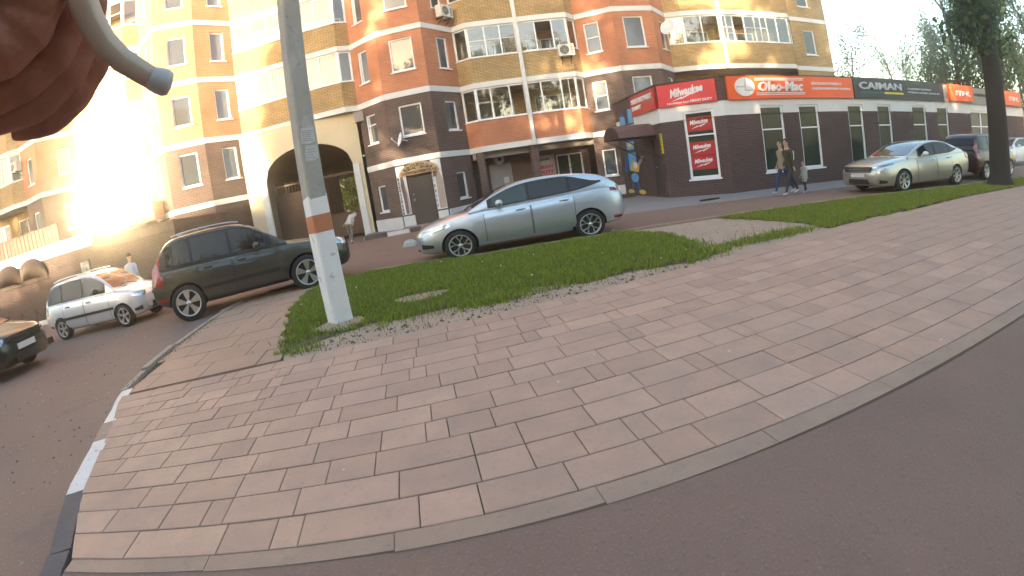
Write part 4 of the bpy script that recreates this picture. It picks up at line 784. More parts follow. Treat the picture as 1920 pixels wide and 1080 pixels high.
M['paper'] = mat('weathered paper', (.60, .60, .58), .8, noise=(14, .25, (.48, .48, .46), 6)); mix_over(M['paper'], 22, .56, .62, (.33, .33, .34), .6, stretch=(1, 1, 4))
def notice(u, z, w, h, label, lines):
    t = tag(empty('paper_notice', pc+nd*.14+Vector((0, 0, z))), label, 'notice', 'paper notices glued to the pole'); b = MB(); o = pc+ed*u+nd*.1295+Vector((0, 0, z)); cr = [(0, 0), (w*.6, -.012), (w, .02), (w, h*.6), (w*.97, h), (.02, h), (0, h*.5)]
    b.prism([o+ed*x+Vector((0, 0, y)) for x, y in cr], nd*.002); b.build('sheet', M['paper'], t); k = MB()
    for i in range(lines): k.frame(o+ed*(w*.1)+nd*.0035+Vector((0, 0, h*(.15+.75*i/lines))), ed, Vector((0, 0, 1)), nd, w*random.uniform(.5, .8), h*.035, .0006)
    k.build('print_lines', M['greysign'], t)
notice(-.10, 2.42, .19, .20, 'upper white paper notice glued to the concrete pole', 6); notice(-.08, 2.20, .18, .19, 'torn lower paper notice on the concrete pole', 4)
b = MB(); rows = []
for i, (r_, z_) in enumerate(((.12, .085), (.20, .075), (.29, .058), (.38, .042))): rows.append([(-1.27+r_*math.cos(a)*(1+.14*math.sin(3*a+i)), 6.45+r_*math.sin(a)*(1+.12*math.sin(4*a)), z_+random.uniform(-.006, .006)) for a in [2*math.pi*k/22 for k in range(22)]])
b.grid(rows, closed=True); o = b.build('soil_mound', M['dirt']); o['kind'] = 'stuff'
# ------------------------------------------------------------------ trees
M['bark'] = mat('dark grey brown bark', (.042, .031, .025), .95, noise=(5, .3, (.024, .018, .015), 7), bump=(26, .9, .03)); M['bark2'] = mat('pale grey brown bark', (.17, .135, .11), .95, noise=(6, .3, (.10, .08, .065), 6))
def leafmat(name, c, tr):
    m = mat(name, c, .6); t = m.node_tree; b = t.nodes['Principled BSDF']; out = t.nodes['Material Output']; l = t.nodes.new('ShaderNodeBsdfTranslucent'); l.inputs[0].default_value = (*tr, 1); x = t.nodes.new('ShaderNodeMixShader'); x.inputs[0].default_value = .4
    t.links.new(b.outputs[0], x.inputs[1]); t.links.new(l.outputs[0], x.inputs[2]); t.links.new(x.outputs[0], out.inputs[0]); return m
for k, c, tr in (('leaf_dark', (.022, .050, .014), (.04, .09, .015)), ('leaf_mid', (.045, .085, .022), (.10, .18, .03)), ('leaf_young', (.12, .15, .035), (.26, .30, .05)), ('leaf_sunlit', (.48, .48, .05), (.75, .78, .08)), ('leaf_rust', (.12, .065, .035), (.22, .12, .05))): M[k] = leafmat(k.replace('_', ' '), c, tr)
def leaves(pts, size, mats, pm, name, parent=None, elong=1.5):
    n = len(pts); pts = np.asarray(pts, float); d = rng.normal(size=(n, 3)); d /= np.linalg.norm(d, axis=1)[:, None]; u = np.cross(d, rng.normal(size=(n, 3))); u /= np.linalg.norm(u, axis=1)[:, None]; v = np.cross(d, u); s = size*rng.uniform(.6, 1.3, n)[:, None]
    V = np.stack([pts-u*s*elong*.5, pts+v*s*.42-u*s*.05+d*s*.08, pts+u*s*elong*.55, pts-v*s*.42-u*s*.05+d*s*.08], 1).reshape(-1, 3)
    me = bpy.data.meshes.new(name); me.vertices.add(n*4); me.vertices.foreach_set('co', V.ravel()); me.loops.add(n*4); me.loops.foreach_set('vertex_index', np.arange(n*4, dtype=np.int32)); me.polygons.add(n); me.polygons.foreach_set('loop_start', np.arange(n, dtype=np.int32)*4); me.polygons.foreach_set('loop_total', np.full(n, 4, np.int32))
    for q in mats: me.materials.append(M[q])
    me.polygons.foreach_set('material_index', rng.choice(len(mats), n, p=pm).astype(np.int32)); me.update(); return link(name, me, parent)
def tree(name, label, base, h, r, spread, leafn, leafs, mats, pm, first=.35, levels=4, bark='bark2', group=None, bend=.25, seed=1, kids=(6, 4, 4), up=.55, cat='tree', bark_sides=9, flare=1.35, crown=None):
    rd = random.Random(seed); base = Vector(base); t = tag(empty(name, base), label, cat, group); b = MB(); tips = []
    def grow(p, d, L, rad, lv):
        k = 5 if lv == 0 else 4; path = [p]; rr = [rad]; q = p.copy()
        for i in range(k):
            d = (d+Vector((rd.gauss(0, 1), rd.gauss(0, 1), rd.gauss(0, .6)))*bend*(.3 if lv == 0 else .55)+Vector((0, 0, .12 if lv else .05))).normalized(); q = q+d*L/k; path.append(q.copy()); rr.append(max(.006, rad*(1-(.45 if lv == 0 else .62)*(i+1)/k)))
        if lv == 0: rr[0] = rad*flare; path.insert(1, base+(path[1]-base)*.12); rr.insert(1, rad*1.04)
        b.tube(path, rr, max(4, bark_sides-2*lv), caps=False)
        if lv >= levels-1: tips.extend(path[-3:]); return
        m = kids[min(lv, len(kids)-1)]
        for j in range(m):
            f = first+(1-first)*(j+rd.random()*.8)/m if lv == 0 else .25+.75*(j+rd.random())/m; f = min(f, .98); x = f*(len(path)-1); i = min(int(x), len(path)-2); s = path[i].lerp(path[i+1], x-i); ax = Vector((rd.gauss(0, 1), rd.gauss(0, 1), 0)).normalized()
            nd_ = (d*up+ax*(1-up*.5)+Vector((0, 0, up*.5))).normalized(); grow(s, nd_, L*rd.uniform(.42, .62)*(spread if lv == 0 else 1)*(1.15-.5*f if lv == 0 else 1), max(.008, np.interp(x, range(len(rr)), rr)*.62), lv+1)
        tips.append(path[-1])
    grow(base, Vector((0, 0, 1)), h*(.86), r, 0); b.build('trunk', M[bark], t)
    if leafn:
        T = np.array([tuple(p) for p in tips]); P = T[rng.integers(0, len(T), leafn)]+rng.normal(size=(leafn, 3))*h*.032
        if crown is not None: P = np.concatenate([P, crown])
        leaves(P, leafs, mats, pm, 'crown', t)
    return t
# the near tree on the right: trunk in view, low leafy twigs beside it
low = np.concatenate([rng.normal(c, (.32, .32, .22), (n, 3)) for c, n in (((15.75, 7.5, 5.3), 200), ((15.45, 7.7, 4.75), 170), ((16.2, 7.5, 5.7), 160), ((15.95, 7.9, 5.15), 130), ((16.95, 7.6, 5.0), 150), ((17.1, 7.4, 5.6), 160), ((15.95, 7.3, 4.35), 70), ((16.6, 7.4, 6.2), 120), ((15.6, 7.3, 6.1), 200), ((17.3, 7.6, 4.3), 60))])
tree('roadside_tree', 'thick dark trunked tree on the lawn strip by the paved walk', (16.75, 7.55, .03), 13, .36, .75, 2600, .17, ['leaf_dark', 'leaf_mid'], [.75, .25], first=.56, levels=4, bark='bark', seed=5, kids=(7, 5, 4), bark_sides=16, flare=1.5, bend=.035, crown=low)
# trees beyond the shop
def at(az, d, z=0): a = R(az); return (d*math.sin(a), d*math.cos(a), z)
G = 'trees beyond the shop roof'
tree('young_birch', 'slender sparse young birch beside the corner of the apartment block', at(50.7, 42), 10.2, .09, .62, 1200, .13, ['leaf_mid', 'leaf_rust'], [.6, .4], first=.45, levels=4, seed=3, kids=(9, 4, 3), up=.85, group=G)
tree('young_birch', 'low thin tree half hidden by the block corner', at(49.2, 46), 7.6, .06, .4, 250, .12, ['leaf_mid', 'leaf_rust'], [.6, .4], first=.4, levels=3, seed=8, kids=(9, 5), up=.85, group=G)
specs = [(54.2, 62, 8.0, .10, .7, 300, 'thin nearly bare tree left of the black sign top', 11), (56.3, 55, 9.2, .13, .75, 700, 'sparse tree with fine twigs above the black sign', 12), (57.7, 58, 8.9, .12, .7, 800, 'bare topped tree behind the black sign end', 13), (59.2, 52, 9.6, .14, .7, 900, 'twiggy tree left of the first orange box sign', 14), (60.8, 50, 9.2, .15, .75, 1500, 'half leafed tree above the first orange box sign', 15)]
for az, d, h, r, sp, ln, lab, sd in specs: tree('sparse_tree', lab, at(az, d), h*1.2, r, sp, int(ln*1.5), .15, ['leaf_mid', 'leaf_rust', 'leaf_young'], [.4, .3, .3], first=.3, levels=4, seed=sd, kids=(8, 5, 4), up=.7, group=G)
tree('broad_tree', 'tall broad tree with dark boughs above the grey sign', at(62.6, 47), 15.0, .26, .95, 4300, .19, ['leaf_mid', 'leaf_young', 'leaf_dark'], [.35, .25, .4], first=.22, levels=4, bark='bark', seed=21, kids=(9, 5, 5), up=.6, group=G)
tree('broad_tree', 'leafy green tree between the tall tree and the roadside trunk', at(65.2, 44), 12, .20, .9, 4800, .20, ['leaf_mid', 'leaf_young', 'leaf_dark'], [.4, .25, .35], first=.22, levels=4, bark='bark', seed=22, kids=(9, 5, 5), up=.6, group=G)
tree('broad_tree', 'leafy tree at the right edge beyond the roadside trunk', at(68.3, 43), 12, .2, .9, 3600, .20, ['leaf_mid', 'leaf_young', 'leaf_dark'], [.45, .3, .25], first=.22, levels=4, bark='bark', seed=23, kids=(9, 5, 5), up=.6, group=G)
tree('broad_tree', 'low green tree behind the second orange box sign', at(64.2, 60), 11.5, .18, 1.0, 2600, .22, ['leaf_mid', 'leaf_dark'], [.5, .5], first=.15, levels=4, bark='bark', seed=24, kids=(9, 5, 5), up=.5, group=G)
tree('broad_tree', 'low green tree behind the grey sign middle', at(61.4, 62), 10, .16, 1.0, 2200, .22, ['leaf_mid', 'leaf_dark'], [.5, .5], first=.15, levels=4, bark='bark', seed=25, kids=(9, 5, 5), up=.5, group=G)
bu = tag(empty('bush', (-3.3, 39, 0)), 'bright yellow green bush seen through the archway gate', 'bush')
pts = rng.normal((-3.6, 39.5, 2.6), (1.9, .9, 1.5), (7000, 3)); pts = pts[pts[:, 2] > .1]; leaves(pts, .22, ['leaf_sunlit', 'leaf_young'], [.75, .25], 'foliage', bu)  # sunlight on the bush is put into its bright leaf colour
b = MB(); [b.tube([(-3.6+.3*k, 39.5, 0), (-3.7+.6*k-.5, 39.4, 2.2)], [.05, .015], 5) for k in range(-2, 3)]; b.build('stem', M['bark2'], bu)
# the wood across the road behind the photographer: its crowns break the low sun into patches
wp = []
def clumps(c, rad, n, k, s): 
    cc = rng.normal(size=(n, 3)); cc /= np.linalg.norm(cc, axis=1)[:, None]; cc = np.array(c)+cc*np.array(rad)*rng.uniform(.25, 1, n)[:, None]**.6
    for q in cc: wp.append(rng.normal(q, s, (k, 3)))
xw = -66.0
while xw < 24:
    y = rng.uniform(-25, -19); h = rng.uniform(11.5, 13.5); gap = -42.8 < xw < -30.2
    if not gap: clumps((xw, y, h), (2.4, 2.0, rng.uniform(5.6, 7.0)), 58, 70, .45)
    xw += rng.uniform(3.2, 4.4)
clumps((-28.6, -22, 11.5), (2.0, 2.0, 6.0), 60, 70, .45); clumps((-26.4, -20.5, 12), (2.2, 2.0, 6.0), 60, 70, .45); clumps((-44.2, -21.5, 12), (2.0, 2, 6.2), 60, 70, .45)
for x in np.arange(-68, 26, .95): low_ = -39.6 < x < -30.4; clumps((x, -17.5+rng.uniform(-1.2, 1.2), 2.9 if low_ else 4.1), (1.0, .9, 2.9 if low_ else 4.3+rng.uniform(-.9, .5)), 46, 44, .45)
wp = np.concatenate(wp); wp = wp[wp[:, 2] > .05]; M['leaf_wood'] = leafmat('backlit wood foliage', (.085, .090, .042), (.27, .215, .095)); o = leaves(wp, .34, ['leaf_wood'], [1.0], 'woods'); o['kind'] = 'stuff'; o['label'] = 'leafy wood across the road'
# ------------------------------------------------------------------ kiosk at the far right, small street things
M['kiosk'] = mat('orange kiosk cladding', (.75, .24, .05), .6, noise=(1.5, .3, (.62, .18, .04), 4)); ki = tag(empty('kiosk', (39, 16.5, 0)), 'orange kiosk beyond the parked cars at the right edge', 'kiosk')
b = MB(); wall(b, (37.0, 15.0), (43, 14.6), 0, 3.3, [(1.0, 2.6, 1.0, 2.3)]); wall(b, (37.0, 20), (37.0, 15.0), 0, 3.3); b.build('wall', M['kiosk'], ki); window(ki, (37.0, 15.0), (43, 14.6), (1.0, 2.6, 1.0, 2.3), 'pane_dark', 'v'); b = MB(); b.box(36.8, 43.3, 14.3, 20, 3.3, 3.45); b.build('roof', M['roofing'], ki)
sk_ = tag(empty('crumpled_bag', (-.35, 14.75, 0)), 'pale crumpled bag lying on the driveway before the silver hatchback', 'bag'); b = MB(); rows = []
for i in range(7):
    ph = i/6*math.pi/2; rows.append([(-.35+.24*math.cos(ph)*math.cos(a)*(1+.12*math.sin(3*a+i)), 14.75+.17*math.cos(ph)*math.sin(a)*(1+.1*math.sin(5*a)), .002+.19*math.sin(ph)*(1+.12*math.sin(4*a+2*i))) for a in [2*math.pi*k/16 for k in range(16)]])
b.grid(rows, closed=True); M['bag'] = mat('pale crumpled plastic', (.55, .52, .50), .5, noise=(9, .3, (.38, .35, .33), 5), bump=(18, .9, .05)); b.build('bag_skin', M['bag'], sk_)
wpz = tag(empty('wall_poster', (-12.6, 16.5, 1.2)), 'small faded framed picture on the dark annex wall', 'poster'); b = MB(); b.box(-12.9, -12.4, 16.43, 16.488, 1.12, 1.84); b.build('frame', M['black'], wpz); b = MB(); b.box(-12.86, -12.44, 16.42, 16.4295, 1.16, 1.80); M['faded'] = mat('faded print', (.52, .50, .46), .8, noise=(7, .12, (.17, .16, .15), 5)); b.build('print', M['faded'], wpz)
rl = tag(empty('low_railing', (-16, 15.7, .09)), 'low black hoop railing along the annex pavement', 'railing')
for k in range(6):
    x = -18.6+k*.85; b = MB(); b.tube([(x, 15.75, .09), (x, 15.75, .62)], .022, 6); b.build('post', M['black'], rl); b = MB(); b.tube([(x+.02+.81*i/8, 15.75, .58-.30*math.sin(math.pi*i/8)) for i in range(9)], .012, 5); b.build('chain_bar', M['black'], rl)
tw = tag(empty('twig', (8.9, 13.4, .02)), 'dark broken twig on the pavement before the shop corner', 'twig'); b = MB(); b.tube([(8.5, 13.5, .03), (8.8, 13.42, .05), (9.25, 13.5, .03)], .03, 5); b.tube([(8.8, 13.42, .05), (8.7, 13.3, .03)], .02, 5); b.build('stem', M['bark'], tw)
# ------------------------------------------------------------------ cars
M['chrome'] = mat('chrome', (.75, .75, .76), .12, 1.0); M['rim'] = mat('silver alloy', (.60, .61, .62), .32, .9); M['rim_dark'] = mat('dark wheel inside', (.02, .02, .021), .6)
M['car_glass'] = mat('dark car glass', (.010, .012, .014), .03, spec=.45); M['car_glass_g'] = mat('greenish car glass', (.022, .042, .040), .03, spec=.5); M['car_ws'] = mat('windscreen glass', (.05, .055, .05), .04, spec=.9, coat=.5)
M['lamp_clear'] = mat('clear headlamp', (.30, .31, .33), .12, .75, coat=1.0, noise=(22, .2, (.75, .74, .72), 2)); M['lamp_red'] = mat('red tail lamp', (.30, .018, .018), .12, coat=1.0); M['lamp_amber'] = mat('amber lamp', (.70, .26, .05), .15, coat=1.0); M['plate'] = mat('white number plate', (.62, .62, .60), .5); M['trim'] = mat('black car trim', (.020, .020, .021), .45)
def paint(name, c, met=.75, rough=.34): return mat(name, c, rough, met, coat=.9)
M['p_silver'] = paint('silver blue paint', (.57, .64, .71)); M['p_gold'] = paint('warm silver paint', (.56, .55, .49)); M['p_white'] = paint('pale silver paint', (.66, .69, .74), .45); M['p_dark'] = paint('dark paint with glare veil', (.058, .056, .044), .35); M['p_black'] = paint('black car paint', (.012, .012, .013), .2); M['p_red'] = paint('dark maroon paint', (.022, .006, .008), .3); M['p_wh'] = paint('white car paint', (.72, .73, .75), .0)  # dark vehicle's paint lightened to olive to imitate the glare veil
CS_T = [0, .05, .22, .52, .78, .93, 1.0]; CS_Y = [.80, .93, .985, 1.0, .975, .935, .84]
def sharp(me, ang=.62):
    b = bmesh.new(); b.from_mesh(me); bmesh.ops.remove_doubles(b, verts=b.verts, dist=2e-4); bmesh.ops.dissolve_degenerate(b, edges=b.edges, dist=1e-4)
    for f_ in b.faces: f_.smooth = True
    for e_ in b.edges: e_.smooth = not (len(e_.link_faces) == 2 and e_.calc_face_angle(0) > ang)
    b.to_mesh(me); b.free()
def car(sp, label, near, heading, scale=(1, 1, 1), side=1, group='parked cars', name='parked_car', wheels=(1, 1, 1, 1)):
    """near: ground point midway between the two near wheels; heading in degrees; side +1 when the near side is the car's left"""
    L, WB, FO, rw, hw = sp['L'], sp['WB'], sp['FO'], sp['rw'], sp['hw']; th = R(heading); hx, hy = math.cos(th), math.sin(th); left = Vector((-hy, hx, 0)); c = Vector((*near, 0))-left*side*(hw-.10)*scale[1]
    t = empty(name, c, th); t.scale = scale; tag(t, label, 'car', group); pm = M[sp['paint']]
    X = lambda s: FO+WB/2-s
    it = lambda k, s: float(np.interp(s, [a for a, _ in sp[k]], [b for _, b in sp[k]]))
    def smooth(k):
        a = np.array([p[0] for p in sp[k]]); v = np.array([p[1] for p in sp[k]]); ss = np.linspace(0, L, 90); y = np.interp(ss, a, v); kk = np.array([1, 2, 3, 2, 1])/9.; yp = np.pad(y, 2, mode='edge'); y2 = np.convolve(yp, kk, 'valid'); y2[0], y2[-1] = y[0], y[-1]; return ss, y2
    sm = {k: smooth(k) for k in ('deck', 'bot', 'wid')}; f = lambda k, s: float(np.interp(s, *sm[k]))
    def yside(s, z): zb, zd = f('bot', s), f('deck', s); return f('wid', s)*hw*float(np.interp((z-zb)/(zd-zb), CS_T, CS_Y))
    st = sorted(set(list(np.linspace(0, .5, 7))+list(np.linspace(.5, L-.5, 20))+list(np.linspace(L-.5, L, 7)))); b = MB(); rows = []
    for s in st:
        zb, zd, w = f('bot', s), f('deck', s), f('wid', s)*hw; hp = [(0, zb), (.5*w, zb)]+[(w*y, zb+(zd-zb)*tt) for tt, y in zip(CS_T, CS_Y)]+[(.45*w, zd+.018), (0, zd+.024)]
        rows.append([(X(s), y, z) for y, z in hp]+[(X(s), -y, z) for y, z in hp[-2:0:-1]])
    b.grid(rows, 0, True, closed=True); b.face(rows[0], 0, None, True); b.face(rows[-1][::-1], 0, None, True)
    me = cleanup(b.mesh('body', [pm, M['trim']])); body = bpy.data.objects.new('body', me); COL.objects.link(body)
    cut = MB()
    for s in (FO, FO+WB):
        for sg in (-1, 1): cut.lathe([(rw+.055, sg*(hw-.27)), (rw+.055, sg*(hw+.3))], 28, c=(X(s), 0, rw-.01), caps=True)
    cm = cleanup(cut.mesh('cut', [M['trim']])); co = bpy.data.objects.new('cut', cm); COL.objects.link(co)
    bo = body.modifiers.new('arch', 'BOOLEAN'); bo.object = co; bo.operation = 'DIFFERENCE'; bo.solver = 'EXACT'; bo.material_mode = 'TRANSFER'; baked(body); bpy.data.objects.remove(co)
    if len(body.data.polygons) < 50: body.data = me
    sharp(body.data)
    body.parent = t
    def part(b_, nm, m, par=None): o = b_.build(nm, m, None); o.parent = par or t; return o
    # greenhouse
    roof = sp['roof']; sa, sb_ = roof[0][0], roof[-1][0]; ss = np.linspace(sa, sb_, 60); zr_ = np.interp(ss, [a for a, _ in roof], [v for _, v in roof]); zp = np.pad(zr_, 3, mode='edge'); zr_s = np.convolve(zp, np.ones(7)/7, 'valid'); zr_s[0], zr_s[-1] = zr_[0], zr_[-1]
    zr = lambda s: float(np.interp(s, ss, zr_s)); zbelt = lambda s: f('deck', s)-.015; tum = sp.get('tum', .30); wbt = lambda s: f('wid', s)*hw*.905
    def ghy(s, z): h = max(.02, zr(s)-zbelt(s)); tt = (z-zbelt(s))/h; return wbt(s)-tum*(z-zbelt(s)) if tt < .86 else wbt(s)-tum*h*.86-(tt-.86)*h*.9
    def ghtop(s, y): h = zr(s)-zbelt(s); we = ghy(s, zbelt(s)+.97*h); return zr(s)+.02*(1-(y/max(we, .1))**2)-.015
    b = MB(); rows = []
    for s in np.linspace(sa, sb_, 26):
        h = zr(s)-zbelt(s); z0 = zbelt(s); hp = [(wbt(s), z0-.03)]+[(ghy(s, z0+h*k), z0+h*k) for k in (.0, .3, .6, .86, .94)]+[(ghy(s, z0+.97*h)*.92, z0+h*.985), (ghy(s, z0+.97*h)*.55, ghtop(s, ghy(s, z0+.97*h)*.55)), (0, ghtop(s, 0))]
        rows.append([(X(s), y, z) for y, z in hp]+[(X(s), -y, z) for y, z in hp[-2::-1]])
    b.grid(rows, 0, True); o = b.build('roof', pm, None); o.parent = t; cleanup(o.data)
    def strip(nm, sg, s0, s1, lo, hi, m, off=.010, ns=12, nz=4, yf=ghy, par=None, mi=0):
        b_ = MB(); rr = []
        for s in np.linspace(s0, s1, ns):
            l_, h_ = lo(s), max(lo(s)+.004, hi(s)); rr.append([(X(s), sg*(yf(s, z)+off), z) for z in np.linspace(l_, h_, nz)])
        b_.grid(rr if sg < 0 else [r[::-1] for r in rr], 0, True); return part(b_, nm, m, par)
    gtop = lambda s: zbelt(s)+.84*(zr(s)-zbelt(s)); w0, w1 = sp['win']
    tp = sp.get('taper')
    def cap(fn, pad):
        if not tp: return fn
        def g_(s):
            u = min(1, max(0, (s-tp[0])/(tp[1]-tp[0]))); lo_ = zbelt(s)+.03+.10*u*u; return fn(s)*(1-u**1.8)+(lo_+pad)*u**1.8
        return g_
    lowr = (lambda s: zbelt(s)+.012+(.10*min(1, max(0, (s-tp[0])/(tp[1]-tp[0])))**2)) if tp else (lambda s: zbelt(s)+.012)
    for sg in (-1, 1):
        # black surround, then the panes standing just proud of it
        strip('window_surround', sg, w0, w1, lowr, cap(lambda s: zbelt(s)+.875*(zr(s)-zbelt(s)), .02), M['trim'], .006, 24)
        for (a, c, gm_) in sp['panes']:
            strip('window', sg, a, c, lambda s: lowr(s)+.028, cap(lambda s: gtop(s)-.012, .012), M[gm_], .012, 14)
        # doors
        for (a, c) in sp['doors']:
            zs0 = sp.get('sill', .30); lo = lambda s: zs0; hi = lambda s: zbelt(s)-.01; d = strip('door', sg, a+.008, c-.008, lo, hi, pm, .007, 10, 8, yside); seam = MB()
            for e0 in (a, c): seam.grid([[(X(e0-.005), sg*(yside(e0-.005, z)+.0072), z) for z in np.linspace(zs0, zbelt(e0), 8)], [(X(e0+.005), sg*(yside(e0+.005, z)+.0072), z) for z in np.linspace(zs0, zbelt(e0), 8)]])
            part(seam, 'door_gap', M['trim'], d); hb = MB(); sh = c-.20; zh = zbelt(sh)-.13; yy_ = yside(sh, zh)+.012
            hb.tube([(X(sh-.09), sg*(yy_), zh), (X(sh-.06), sg*(yy_+.022), zh+.004), (X(sh+.06), sg*(yy_+.022), zh+.004), (X(sh+.09), sg*yy_, zh)], .014, 6); part(hb, 'handle', M[sp.get('handle', sp['paint'])], d)
        if 'mould' in sp: a, c, z0, z1 = sp['mould']; strip('side_moulding', sg, a, c, lambda s: z0, lambda s: z1, M['trim'], .02, 12, 3, yside)
        strip('sill_trim', sg, FO+rw+.08, FO+WB-rw-.08, lambda s: f('bot', s)+.0, lambda s: f('bot', s)+.08, M['trim'] if sp.get('sillblack', 1) else pm, .004, 8, 3, yside)
        hl = sp['head']; strip('headlight', sg, hl[0], hl[1], lambda s: np.interp(s, [hl[0], hl[1]], [hl[2], hl[4]]), lambda s: np.interp(s, [hl[0], hl[1]], [hl[3], hl[5]]), M['lamp_clear'], .008, 10, 5, yside)
        tl = sp['tail']; strip('tail_light', sg, tl[0], tl[1], lambda s: np.interp(s, [tl[0], tl[1]], [tl[2], tl[4]]), lambda s: np.interp(s, [tl[0], tl[1]], [tl[3], tl[5]]), M['lamp_red'], .010, 8, 5, (lambda s, z: yside(s, z) if z < f('deck', s)-.02 else min(ghy(s, z), yside(s, f('deck', s)-.02))))
        mb = MB(); s_ = sp['mirror']; zc = zbelt(s_)+.09; yc = wbt(s_)+.13; rws = [[(X(s_)-.045+.075*math.cos(ph)*1.0, sg*(yc+.11*math.sin(ph)*math.cos(a)), zc+.075*math.sin(ph)*math.sin(a)) for a in [2*math.pi*k/10 for k in range(10)]] for ph in [math.pi*k/8 for k in range(9)]]; mb.grid(rws, closed=True); mb.tube([(X(s_), sg*(wbt(s_)-.02), zc-.05), (X(s_)-.02, sg*(yc-.04), zc-.03)], .022, 6); part(mb, 'wing_mirror', M[sp.get('mirrorp', sp['paint'])])
    # windscreen and rear glass follow the roof sheet
    def sheetg(nm, a, c, m, wf=.84):
        b_ = MB(); rr = []
        for s in np.linspace(a, c, 10):
            we = ghy(s, zbelt(s)+.97*(zr(s)-zbelt(s)))*wf*1.06; rr.append([(X(s), y, ghtop(s, y)+.012) for y in np.linspace(-we, we, 11)])
        b_.grid(rr); part(b_, nm, m)
    sheetg('windscreen', sp['ws'][0], sp['ws'][1], M['car_ws']); sheetg('rear_window', sp['rg'][0], sp['rg'][1], M['car_glass'])
    # front and rear faces
    def face_box(nm, s, y0, y1, z0, z1, m, th_=.02, front=True): b_ = MB(); x = X(s); b_.box(x-(.05 if front else th_), x+(th_ if front else .05), y0, y1, z0, z1); return part(b_, nm, m)
    wf = f('wid', 0)*hw; g0 = sp['grille']; gr_ = face_box('grille', 0, -g0[0], g0[0], g0[1], g0[2], M['trim'], .012)
    for k in range(3): b_ = MB(); z = g0[1]+(g0[2]-g0[1])*(k+.5)/3; b_.box(X(0), X(0)+.02, -g0[0]*.97, g0[0]*.97, z-.009, z+.009); part(b_, 'grille_bar', M['chrome'], gr_)
    face_box('air_intake', 0, -wf*.62, wf*.62, sp['intake'][0], sp['intake'][1], M['trim'], .010); face_box('number_plate', 0, -.26, .26, sp['plate'], sp['plate']+.11, M['plate'], .022)
    face_box('number_plate', L, -.26, .26, sp['rplate'], sp['rplate']+.11, M['plate'], .018, False)
    fz = sp.get('fog', .30)
    for sg in (-1, 1): strip('fog_lamp_recess', sg, .10, .34, lambda s: fz+.0, lambda s: fz+.11-.2*(s-.10), M['trim'], .008, 6, 3, yside); strip('bumper_reflector', sg, L-.30, L-.10, lambda s: fz+.02, lambda s: fz+.08, M['lamp_red'], .010, 5, 3, yside)
    if sp.get('rail'):
        for sg in (-1, 1):
            b_ = MB(); b_.tube([(X(s), sg*(ghy(s, zbelt(s)+.97*(zr(s)-zbelt(s)))*.93), zr(s)+.045) for s in np.linspace(sp['rail'][0], sp['rail'][1], 8)], .02, 6); part(b_, 'roof_rail', M['rim'])
    if sp.get('spoiler'): b_ = MB(); s_ = sb_-.02; b_.box(X(s_)-.14, X(s_)+.02, -wbt(s_)*.75, wbt(s_)*.75, sp['spoiler'], sp['spoiler']+.03); part(b_, 'spoiler', pm)
    b_ = MB(); b_.tube([(X(sa-.05), .3, f('deck', sa)+.03), (X(sa+.10), -.25, zr(sa+.10)+.03)], .010, 5); b_.tube([(X(sa-.05), -.2, f('deck', sa)+.03), (X(sa+.12), -.65, zr(sa+.06)+.03)], .010, 5); part(b_, 'wiper', M['trim'])
    if 'aerial' in sp: b_ = MB(); b_.tube([(X(sp['aerial']), 0, zr(sp['aerial'])), (X(sp['aerial']+.25), 0, zr(sp['aerial'])+.22)], .008, 4); part(b_, 'aerial', M['trim'])
    # wheels
    k = 0
    for s in (FO, FO+WB):
        for sg in (-1, 1):
            cx = X(s); y0 = sg*(hw-.005); tw_ = .20; w = MB(); w.lathe([(rw*.71, y0-sg*.008), (rw*.90, y0), (rw*.985, y0-sg*.022), (rw, y0-sg*.06), (rw, y0-sg*(tw_-.05)), (rw*.97, y0-sg*tw_), (rw*.6, y0-sg*tw_)], 28, c=(cx, 0, rw)); wh = part(w, 'wheel', M['rubber'])
            d = MB(); d.lathe([(.001, y0-sg*.075), (rw*.71, y0-sg*.075)], 24, c=(cx, 0, rw)); part(d, 'wheel_disc', M['rim_dark'], wh)
            r_ = MB(); r_.lathe([(rw*.65, y0-sg*.07), (rw*.66, y0-sg*.012), (rw*.705, y0-sg*.003), (rw*.735, y0-sg*.008), (rw*.72, y0-sg*.05)], 28, c=(cx, 0, rw)); r_.lathe([(.001, y0-sg*.018), (rw*.13, y0-sg*.022), (rw*.15, y0-sg*.045)], 14, c=(cx, 0, rw)); nsp = sp.get('spokes', 5)
            for q in range(nsp):
                a = 2*math.pi*q/nsp+math.pi/2+.0; 
                def pp(rr_, da, dy): return (cx+rr_*math.cos(a+da), y0-sg*dy, rw+rr_*math.sin(a+da))
                if sp.get('yspoke'):
                    w_ = .17; q1, q2 = rw*.12, rw*.36
                    r_.prism([pp(q1, -.32, .03), pp(q2, -w_, .022), pp(q2, w_, .022), pp(q1, .32, .03)], (0, -sg*.03, 0))
                    for s2 in (-1, 1): r_.prism([pp(q2*.92, s2*.0, .022), pp(q2*1.02, s2*.22, .022), pp(rw*.68, s2*.40, .012), pp(rw*.68, s2*.22, .012)], (0, -sg*.03, 0))
                else:
                    w_ = sp.get('spw', .24); r_.prism([pp(rw*.12, -.5, .028), pp(rw*.68, -w_, .014), pp(rw*.68, w_, .014), pp(rw*.12, .5, .028)], (0, -sg*.03, 0))
            part(r_, 'rim', M['rim'], wh)
    return t
